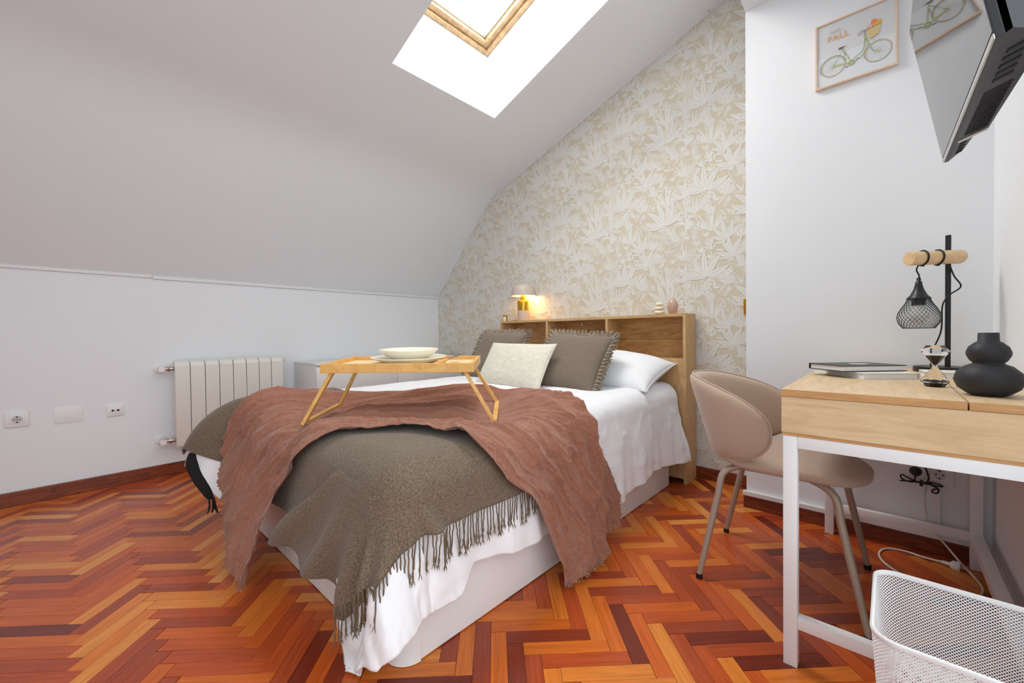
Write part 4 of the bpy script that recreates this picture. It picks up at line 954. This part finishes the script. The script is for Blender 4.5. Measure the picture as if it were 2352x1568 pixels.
# desk lamp
bx, by = .158, 2.185
dl = thing('desk_lamp', (bx, by, kzt), 'black desk lamp with wooden arm and hanging wire-mesh shade', 'lamp')
MB().lathe((bx-.02, by-.005, kzt), [(0, 0), (.070, 0), (.072, .003), (.072, .018), (.070, .020), (0, .020)], 48).build('base', 'black_metal', dl, True)
MB().cyl((bx, by, kzt+.018), (bx, by, 1.250), .0078, 20).build('pole', 'black_metal', dl, True)
a0, a1 = np.array([.052, 2.085, 1.166]), np.array([.196, 2.205, 1.170]); ad = nrm(a1-a0)
prof = [(0, 0), (.0235, 0), (.025, .0015), (.025, np.linalg.norm(a1-a0)-.012), (.022, np.linalg.norm(a1-a0)-.004), (.015, np.linalg.norm(a1-a0)), (0, np.linalg.norm(a1-a0))]
MB().lathe(a0, prof, 32, axis=ad).build('arm', 'pine_light', dl, True)
def coil(c, turns=1.0):
    u = nrm(np.cross(ad, (0, 0, 1))); w_ = np.cross(u, ad); return [c+ad*(.010*t/(2*PI))+.0275*(math.cos(t)*u+math.sin(t)*w_) for t in np.linspace(-.5*PI, 1.5*PI, 28)]
sc_ = np.array([.079, 2.112, 1.0])
for tt_ in (.045, .098): mb = MB(); mb.tube(coil(a0+ad*tt_), .0028, 8); mb.build('cord', 'cord_black', dl, 'all')
mb = MB(); mb.tube(catmull([a0+ad*.034+(0, 0, -.025), (.073, 2.108, 1.125), (.080, 2.114, 1.105), (sc_[0], sc_[1], 1.088)], 16), .0024, 8); mb.build('cord', 'cord_black', dl, 'all')
mb = MB(); mb.tube(catmull([a0+ad*.135+(0.004, 0, -.024), (.172, 2.175, 1.10), (.188, 2.165, 1.06), (.164, 2.172, 1.035), (.150, 2.17, 1.015), (.142, 2.165, .985), (.139, 2.16, .90), (.115, 2.15, .82), (.112, 2.14, .772)], 60), .0024, 8); mb.build('cord', 'cord_black', dl, 'all')
MB().lathe((sc_[0], sc_[1], 0), [(0, 1.096), (.006, 1.096), (.006, 1.084), (.009, 1.082), (.010, 1.072), (.014, 1.055), (.024, 1.032), (.033, 1.022), (.0335, 1.018), (0, 1.018)], 36).build('shade_cap', 'black_metal', dl, 'all')
MB().cyl((sc_[0], sc_[1], 1.018), (sc_[0], sc_[1], .996), .019, 24).build('bulb_holder', 'black_metal', dl, True)
MB().lathe((sc_[0], sc_[1], 0), [(.015, .998), (.019, .985), (.026, .968), (.027, .955), (.021, .938), (.010, .929), (0, .928)], 28).build('bulb', 'bulb_frosted', dl, 'all')
zp = np.array([1.018, 1.005, .985, .965, .948, .930, .912]); rp = np.array([.031, .036, .048, .0575, .0595, .055, .043])
NWR = 30; mb = MB()
for s_ in (-1, 1):
    for k in range(NWR):
        pth = []
        for t in np.linspace(0, 1, 14):
            z = 1.018-(1.018-.912)*t; r_ = np.interp(-z, -zp, rp); a = 2*PI*k/NWR+s_*t*1.35; pth.append((sc_[0]+r_*math.cos(a), sc_[1]+r_*math.sin(a), z))
        mb.tube(pth, .00065, 4, caps=False)
mb.build('mesh_shade', 'black_metal', dl)
mb = MB(); mb.tube([(sc_[0]+.043*math.cos(t), sc_[1]+.043*math.sin(t), .912) for t in np.linspace(0, 2*PI, 41)[:-1]], .0013, 6, closed=True); mb.build('shade_ring', 'black_metal', dl, 'all')

# ------------------------------------------------------------------ television
TB = np.array([.118, 1.800, 1.408]); tv_e = nrm((.009, -1, -.034)); tv_v = np.array([-.075, 0, .42]); tv_v = nrm(tv_v-tv_e*(tv_v@tv_e)); tv_n = np.cross(tv_v, tv_e); 
if tv_n[0] < 0: tv_n = -tv_n
TLn, TH2 = .760, .428
def vp(u, v, n): return TB+tv_e*u+tv_v*v+tv_n*n
tv = thing('television', tuple(vp(TLn/2, 0, .03)), 'black flat television tilted down on the right wall above desk', 'television'); axt = (tv_e, tv_v, tv_n)
MB().obox(vp(TLn/2, TH2/2, .008), (TLn, TH2, .012), axt, .002).build('panel', 'tv_plastic', tv)
MB().obox(vp(TLn/2, TH2/2+.006, .0016), (TLn-.006, TH2-.016, .0012), axt).build('screen', 'tv_screen', tv)
MB().obox(vp(TLn/2, .0045, .0012), (TLn, .009, .003), axt, .001).build('bezel', 'chrome', tv)
hs = [(.03, .030), (.05, .012), (.20, .010), (.215, .000), (.60, .000), (.70, .016), (.72, .05)]
mb = MB(); sec_ = []
for u, dp in [(0.0, .018), (.06, .038), (.17, .046), (.185, .070), (.52, .076), (.56, .072), (.70, .060), (TLn, .022)]:
    sec_.append([vp(u, .001, .012), vp(u, .003+.10*dp, dp), vp(u, .30, dp), vp(u, .34, .014)])
mb.grid(np.array(sec_)); mb.build('back_housing', 'tv_plastic', tv)
def slots(u0, u1, n, d0, d1, w=.006, along=True):
    for k in range(n):
        t = (k+.5)/n
        if along:   # slots running front to back, spaced along the bottom edge
            u = u0+(u1-u0)*t; a = vp(u, .001+.10*d0, d0); b = vp(u, .001+.12*d1, d1)
        else: a = vp(u0, .012+.25*(d0+(d1-d0)*t)-.0045, d0+(d1-d0)*t); b = vp(u1, .012+.25*(d0+(d1-d0)*t)-.0045, d0+(d1-d0)*t)
        mb = MB(); mb.bar(a-tv_v*.0005, b-tv_v*.0005, w, .003, tv_v); mb.build('vent_slot', 'tv_slot', tv)
slots(.215, .50, 17, .022, .064, .0055); slots(.53, .69, 5, .028, .055, .014); slots(.05, .16, 4, .022, .034, .012)
mb = MB(); mb.bar(vp(.185, .000, .014), vp(.196, .006, .066), .012, .004, tv_v, .001); mb.build('label_strip', 'plastic_white', tv)
mb = MB(); mb.bar(vp(.38, .22, .07), (XRW-.012, 1.40, vp(.38, .22, .07)[2]), .05, .04, (0, 0, 1), .004); mb.build('wall_arm', 'black_metal', tv)
MB().obox((XRW-.007, 1.40, vp(.38, .22, .07)[2]), (.012, .14, .20), None, .002).build('wall_plate', 'black_metal', tv)

# ------------------------------------------------------------------ picture on the pillar
px0, px1, pz0, pz1 = -.2515, .0235, 2.009, 2.296
pic = thing('bicycle_picture', ((px0+px1)/2, YP, pz0), 'framed bicycle print with autumn lettering on the white wall', 'picture'); fw, fy = .007, YP-.018
MB().box(px0, px1, fy, YP-.001, pz0, pz0+fw, .001).build('frame', 'frame_beech', pic); MB().box(px0, px1, fy, YP-.001, pz1-fw, pz1, .001).build('frame', 'frame_beech', pic)
MB().box(px0, px0+fw, fy, YP-.001, pz0+fw, pz1-fw, .001).build('frame', 'frame_beech', pic); MB().box(px1-fw, px1, fy, YP-.001, pz0+fw, pz1-fw, .001).build('frame', 'frame_beech', pic)
pr_ = MB().box(px0+fw, px1-fw, fy+.006, YP-.002, pz0+fw, pz1-fw).build('print', 'print_paper', pic)
PYp = fy+.0055
class Ink:
    def __init__(s): s.mbs = {}; s.k = 0
    def get(s, m_):
        s.k += 1
        return s.mbs.setdefault(m_, MB())
    def y(s): return PYp-.00004*(s.k)**.75
    def poly(s, pts, m_): mb = s.get(m_); y = s.y(); mb.add([(x, y, z) for x, z in pts], [tuple(range(len(pts)))])
    def line(s, pts, w, m_, closed=False):
        P = np.array(pts, float); mb = s.get(m_); y = s.y(); T = np.gradient(P, axis=0) if not closed else np.roll(P, -1, 0)-np.roll(P, 1, 0)
        T /= np.maximum(np.linalg.norm(T, axis=1)[:, None], 1e-9); Nn = np.stack([-T[:, 1], T[:, 0]], -1)*w/2; n = len(P)
        V = [(p[0], y, p[1]) for p in P+Nn]+[(p[0], y, p[1]) for p in P-Nn]
        mb.add(V, [(i, (i+1) % n, n+(i+1) % n, n+i) for i in range(n if closed else n-1)])
    def circ(s, c, r, w, m_): s.line([(c[0]+r*math.cos(t), c[1]+r*math.sin(t)) for t in np.linspace(0, 2*PI, 49)[:-1]], w, m_, True)
    def disc(s, c, r, m_, sq_=1.0): s.poly([(c[0]+r*math.cos(t), c[1]+r*sq_*math.sin(t)) for t in np.linspace(0, 2*PI, 25)[:-1]], m_)
ink = Ink(); RH, FH, BBk, ST_, HT, HL = (-.1877, 2.0930), (-.0365, 2.0925), (-.1234, 2.0820), (-.1526, 2.1528), (-.0801, 2.1804), (-.0691, 2.1438)
for c in (RH, FH):
    for k in range(24): a = 2*PI*k/24; ink.line([c, (c[0]+.040*math.cos(a), c[1]+.040*math.sin(a))], .0005, 'print_grey')
    ink.circ(c, .0415, .0040, 'print_tyre'); ink.circ(c, .0440, .0012, 'print_grey'); ink.circ(c, .0385, .0012, 'print_wicker'); ink.disc(c, .006, 'print_wicker'); ink.disc(c, .0025, 'print_brown')
ink.line([(RH[0]+.046*math.cos(t), RH[1]+.046*math.sin(t)) for t in np.linspace(.2, 3.6, 24)], .0022, 'print_green_dark')
ink.line([(FH[0]+.046*math.cos(t), FH[1]+.046*math.sin(t)) for t in np.linspace(1.4, 3.4, 20)], .0018, 'print_green_dark')
ink.line([RH, (RH[0]+.03, RH[1]-.003), BBk], .0075, 'print_green'); ink.line([ST_, BBk], .0050, 'print_green'); ink.line([ST_, RH], .0016, 'print_green_dark')
ink.line(catmull([HL, (-.083, 2.108), (-.100, 2.090), BBk], 18), .0045, 'print_green'); ink.line(catmull([HT, (-.080, 2.150), (-.088, 2.118), (-.118, 2.096)], 18), .0030, 'print_green_dark')
ink.line([(-.083, 2.184), HT, HL], .0058, 'print_green'); ink.line(catmull([HL, (-.060, 2.118), (-.052, 2.100), FH], 14), .0032, 'print_green_dark')
ink.disc(BBk, .0125, 'print_green'); ink.circ(BBk, .0085, .0020, 'print_brown'); ink.line([BBk, (-.103, 2.088)], .002, 'print_grey'); ink.line([BBk, (-.1400, 2.072)], .002, 'print_grey'); ink.line([(-.108, 2.0905), (-.097, 2.0905)], .0035, 'print_brown'); ink.line([(-.146, 2.071), (-.134, 2.071)], .0035, 'print_brown')
ink.poly([(-.1700, 2.1625), (-.1640, 2.1672), (-.1500, 2.1650), (-.1385, 2.1645), (-.1500, 2.1610), (-.1580, 2.1560), (-.1680, 2.1575)], 'print_brown'); ink.line([(-.1555, 2.158), ST_], .003, 'print_grey'); ink.line([(-.1490, 2.140), (-.1440, 2.122)], .003, 'print_brown')
ink.line([HT, (-.0790, 2.2000)], .0035, 'print_grey'); ink.line(catmull([(-.0790, 2.2015), (-.0880, 2.2030), (-.1045, 2.1955)], 10), .0022, 'print_grey'); ink.line([(-.1045, 2.1955), (-.0930, 2.2005)], .0038, 'print_pink'); ink.line(catmull([(-.0800, 2.1985), (-.090, 2.192), (-.1010, 2.1845)], 8), .0018, 'print_brown')
ink.poly([(-.0770, 2.1945), (-.0262, 2.2035), (-.0345, 2.1640), (-.0620, 2.1555)], 'print_wicker')
for k in range(7): t = k/7+.07; ink.line([(-.077+.051*t, 2.1945+.009*t), (-.062+.0275*min(1, t+.15), 2.1555+.0085*min(1, t+.15))], .0005, 'print_tyre'); 
for k in range(5): t = (k+1)/6; ink.line([(-.077+.015*t, 2.1945-.039*t), (-.0262-.0083*t, 2.2035-.0395*t)], .0005, 'print_tyre')
ink.disc((-.0500, 2.2210), .0105, 'print_orange', 1.1); ink.disc((-.0335, 2.2120), .0085, 'print_yellow', 1.25); ink.disc((-.0450, 2.2075), .0080, 'print_yellow'); ink.disc((-.0640, 2.2065), .0085, 'print_pink'); ink.disc((-.0700, 2.2000), .005, 'print_orange')
ink.line([(-.0770, 2.1945), (-.0500, 2.2020), (-.0262, 2.2035)], .0020, 'print_brown'); ink.line([(-.0620, 2.1555), (-.0345, 2.1640)], .0016, 'print_brown')
for x, z in ((-.066, 2.216), (-.072, 2.212), (-.0395, 2.228), (-.030, 2.226), (-.058, 2.234), (-.047, 2.248), (-.060, 2.243), (-.040, 2.250), (-.036, 2.240), (-.071, 2.226)): ink.line([(x, z), (x+.0022, z+.0018)], .0012, 'print_grey')
ink.disc((-.0540, 2.1500), .0048, 'print_wicker')
for m_, mb in ink.mbs.items():
    o = mb.build(m_.replace('print_', '')+'_ink', m_, pr_)
def text_mesh(txt, size, loc, mat, name, shear=0.0, parent=None, space=1.0, bold=0.0):
    cu = bpy.data.curves.new('txt', 'FONT'); cu.body = txt; cu.size = size; cu.shear = shear; cu.space_character = space; cu.offset = bold
    to = bpy.data.objects.new('txt', cu); COL.objects.link(to); dg = bpy.context.evaluated_depsgraph_get(); me = bpy.data.meshes.new_from_object(to.evaluated_get(dg)); bpy.data.objects.remove(to)
    me.materials.clear(); me.materials.append(MAT[mat]); me.transform(Matrix.Rotation(PI/2, 4, 'X')); o = bpy.data.objects.new(name, me); COL.objects.link(o); o.parent = parent; o.location = Vector(loc)-Vector(wloc(parent)); return o
text_mesh('FALL', .034, (-.2085, PYp-.0016, 2.2070), 'print_text', 'lettering', 0, pr_, 1.08, .0004)
text_mesh('hello', .026, (-.2020, PYp-.0016, 2.2385), 'print_script', 'lettering', .35, pr_, .86, -.0002)
mb = MB(); mb.box(px0+fw, px1-fw, fy+.0018, fy+.0026, pz0+fw, pz1-fw); mb.build('glazing', 'window_glass', pic)

# ------------------------------------------------------------------ waste basket
gx0, gx1, gy0, gy1, gz = -.024, .245, .975, 1.268, .350
wb = thing('waste_basket', ((gx0+gx1)/2, (gy0+gy1)/2, 0), 'white metal-mesh waste basket in front of the desk', 'basket')
def rrect(x0, x1, y0, y1, r, per=9):
    pts = []
    for cx, cy, a0 in ((x1-r, y1-r, 0), (x0+r, y1-r, 90), (x0+r, y0+r, 180), (x1-r, y0+r, 270)):
        for k in range(per): t = math.radians(a0+90*k/(per-1)); pts.append((cx+r*math.cos(t), cy+r*math.sin(t)))
    return np.array(pts)
def ringpts(z, n):
    f = (gz-z)/gz*.022; P = rrect(gx0+f, gx1-f, gy0+f, gy1-f, .040); P = np.r_[P, P[:1]]; L = np.r_[0, np.cumsum(np.linalg.norm(np.diff(P, axis=0), axis=1))]; t = np.linspace(0, L[-1], n, endpoint=False); return np.stack([np.interp(t, L, P[:, k]) for k in (0, 1)], -1)
nc = 152; nr = 104; dzc = (gz-.012)/nr
RG = [ringpts(.008+dzc*r_, nc*2) for r_ in range(nr+1)]
V = []; Fs = []
def cp(i, r_): p = RG[r_][i % (nc*2)]; return np.array([p[0], p[1], .008+dzc*r_])
for r_ in range(1, nr):
    for i in range(r_ % 2, nc*2, 2):
        c = cp(i, r_); cs = [cp(i-1, r_), cp(i, r_-1), cp(i+1, r_), cp(i, r_+1)]; b0 = len(V)
        V += [tuple(q) for q in cs]+[tuple(c+(q-c)*.66) for q in cs]; Fs += [(b0+k, b0+(k+1) % 4, b0+4+(k+1) % 4, b0+4+k) for k in range(4)]
me = bpy.data.meshes.new('mesh_wall'); me.from_pydata((np.array(V)-wloc(wb)).tolist(), [], Fs); me.materials.append(MAT['metal_white']); me.update(); o = bpy.data.objects.new('mesh_wall', me); COL.objects.link(o); o.parent = wb; md = o.modifiers.new('t', 'SOLIDIFY'); md.thickness = .0008
rp_ = rrect(gx0, gx1, gy0, gy1, .040, 10); m = len(rp_); cxr, cyr = (gx0+gx1)/2, (gy0+gy1)/2
mb = MB(); band = []
for dz_, ex in ((-.006, .0008), (.0, .0022), (.003, .0016), (.0045, -.001), (.003, -.0042), (-.002, -.005), (-.006, -.0035)):
    q = rrect(gx0-ex, gx1+ex, gy0-ex, gy1+ex, .040+ex, 10); band.append([(x, y, gz+dz_) for x, y in np.r_[q, q[:1]]])
mb.grid(np.array(band)); mb.build('rim', 'metal_white', wb, 50)
f = .022; q = rrect(gx0+f, gx1-f, gy0+f, gy1-f, .038, 10); mb = MB(); mb.poly_prism([tuple(p) for p in q], (0, 0, .002), (1, 0, 0), (0, 1, 0), (0, 0, 1), .008); mb.build('bottom', 'metal_white', wb)
for y, nm in ((gy0+.006, 'handle_band'), (gy1-.006, 'handle_band')):
    pass

# ------------------------------------------------------------------ sockets and cables under the desk
ds = thing('double_socket', (.115, YP, .325), 'white double wall socket under the desk', 'socket')
MB().obox((.115, YP-.005, .325), (.150, .010, .088), None, .004).build('frame', 'plastic_white', ds, True)
for x in (.081, .149):
    o = MB().obox((x, YP-.011, .325), (.056, .004, .056), None, .002).build('insert', 'plastic_white', ds, True)
    MB().lathe((x, YP-.0131, .325), [(0, 0), (.0185, 0), (.0185, .0012), (.0205, .0012), (.0205, 0)], 30, axis=(0, -1, 0)).build('socket_well', 'plastic_shadow', o, True)
    if x > .1:
        for dx_, dz_ in ((-.0095, 0), (.0095, 0), (0, .0145), (0, -.0145)): MB().cyl((x+dx_, YP-.0125, .325+dz_), (x+dx_, YP-.0145, .325+dz_), .003, 10).build('pin_hole', 'black_hole', o)
bkc = thing('lamp_plug_cable', (.081, YP-.02, .28), 'bundled black cable hanging from its plug in the double socket', 'cable')
MB().lathe((.081, YP-.0145, .325), [(.0185, 0), (.0185, .010), (.014, .022), (.008, .034), (0, .036)], 24, axis=(0, -1, 0)).build('plug', 'cord_black', bkc, True)
yk = YP-.034
mb = MB(); mb.tube(catmull([(.081, yk, .322), (.079, yk, .30), (.07, yk, .283), (.045, yk, .287), (.036, yk, .30), (.042, yk, .307), (.055, yk, .300), (.085, yk-.004, .288), (.120, yk-.004, .285), (.155, yk, .284), (.148, yk, .291), (.125, yk, .293), (.10, yk+.004, .286), (.06, yk+.003, .283), (.035, yk, .281), (.06, yk-.006, .287), (.10, yk-.006, .290), (.14, yk-.004, .278), (.145, yk, .262), (.138, yk, .253), (.128, yk, .256), (.130, yk, .266), (.140, yk, .273), (.13, yk-.003, .286), (.115, yk-.003, .292), (.118, yk, .31), (.113, yk, .335), (.104, yk, .37), (.10, yk, .43), (.10, yk, .55), (.10, yk+.005, .62)], 170), .0028, 8); mb.build('cord', 'cord_black', bkc, 'all')
mb = MB(); mb.bar((.096, yk-.004, .274), (.098, yk-.004, .298), .010, .012, (0, 1, 0), .002); mb.build('cable_tie', 'cord_black', bkc)
wc = thing('white_cable', (.10, 2.2, 0), 'loose cream power cable with plug lying on the floor under the desk', 'cable')
mb = MB(); mb.tube(catmull([(.125, YP-.016, .56), (.124, YP-.016, .36), (.113, YP-.016, .30), (.106, YP-.016, .22), (.115, YP-.018, .13), (.135, YP-.026, .092), (.165, YP-.05, .06), (.205, 2.26, .018), (.232, 2.20, .004), (.240, 2.12, .004), (.215, 2.05, .004), (.14, 2.035, .004), (.05, 2.055, .004), (-.01, 2.12, .004), (-.028, 2.20, .004), (-.005, 2.27, .004), (.05, 2.29, .004), (.10, 2.275, .005), (.150, 2.262, .010)], 140), .0038, 8); mb.build('cord', 'cord_white', wc, 'all')
mb = MB(); d = nrm((.05, -.012, 0)); p0 = np.array([.150, 2.262, .011]); mb.tube([p0, p0+d*.022, p0+d*.024, p0+d*.030, p0+d*.046, p0+d*.050], [.0055, .007, .010, .0175, .0180, .0165], 20); o = mb.build('plug', 'plastic_white', wc, True)
for s_ in (-1, 1): mb = MB(); sd_ = np.array([-d[1], d[0], 0])*.0095*s_; mb.cyl(p0+d*.050+sd_+(0, 0, .004), p0+d*.068+sd_+(0, 0, .004), .0024, 10); mb.build('pin', 'chrome', o, True)
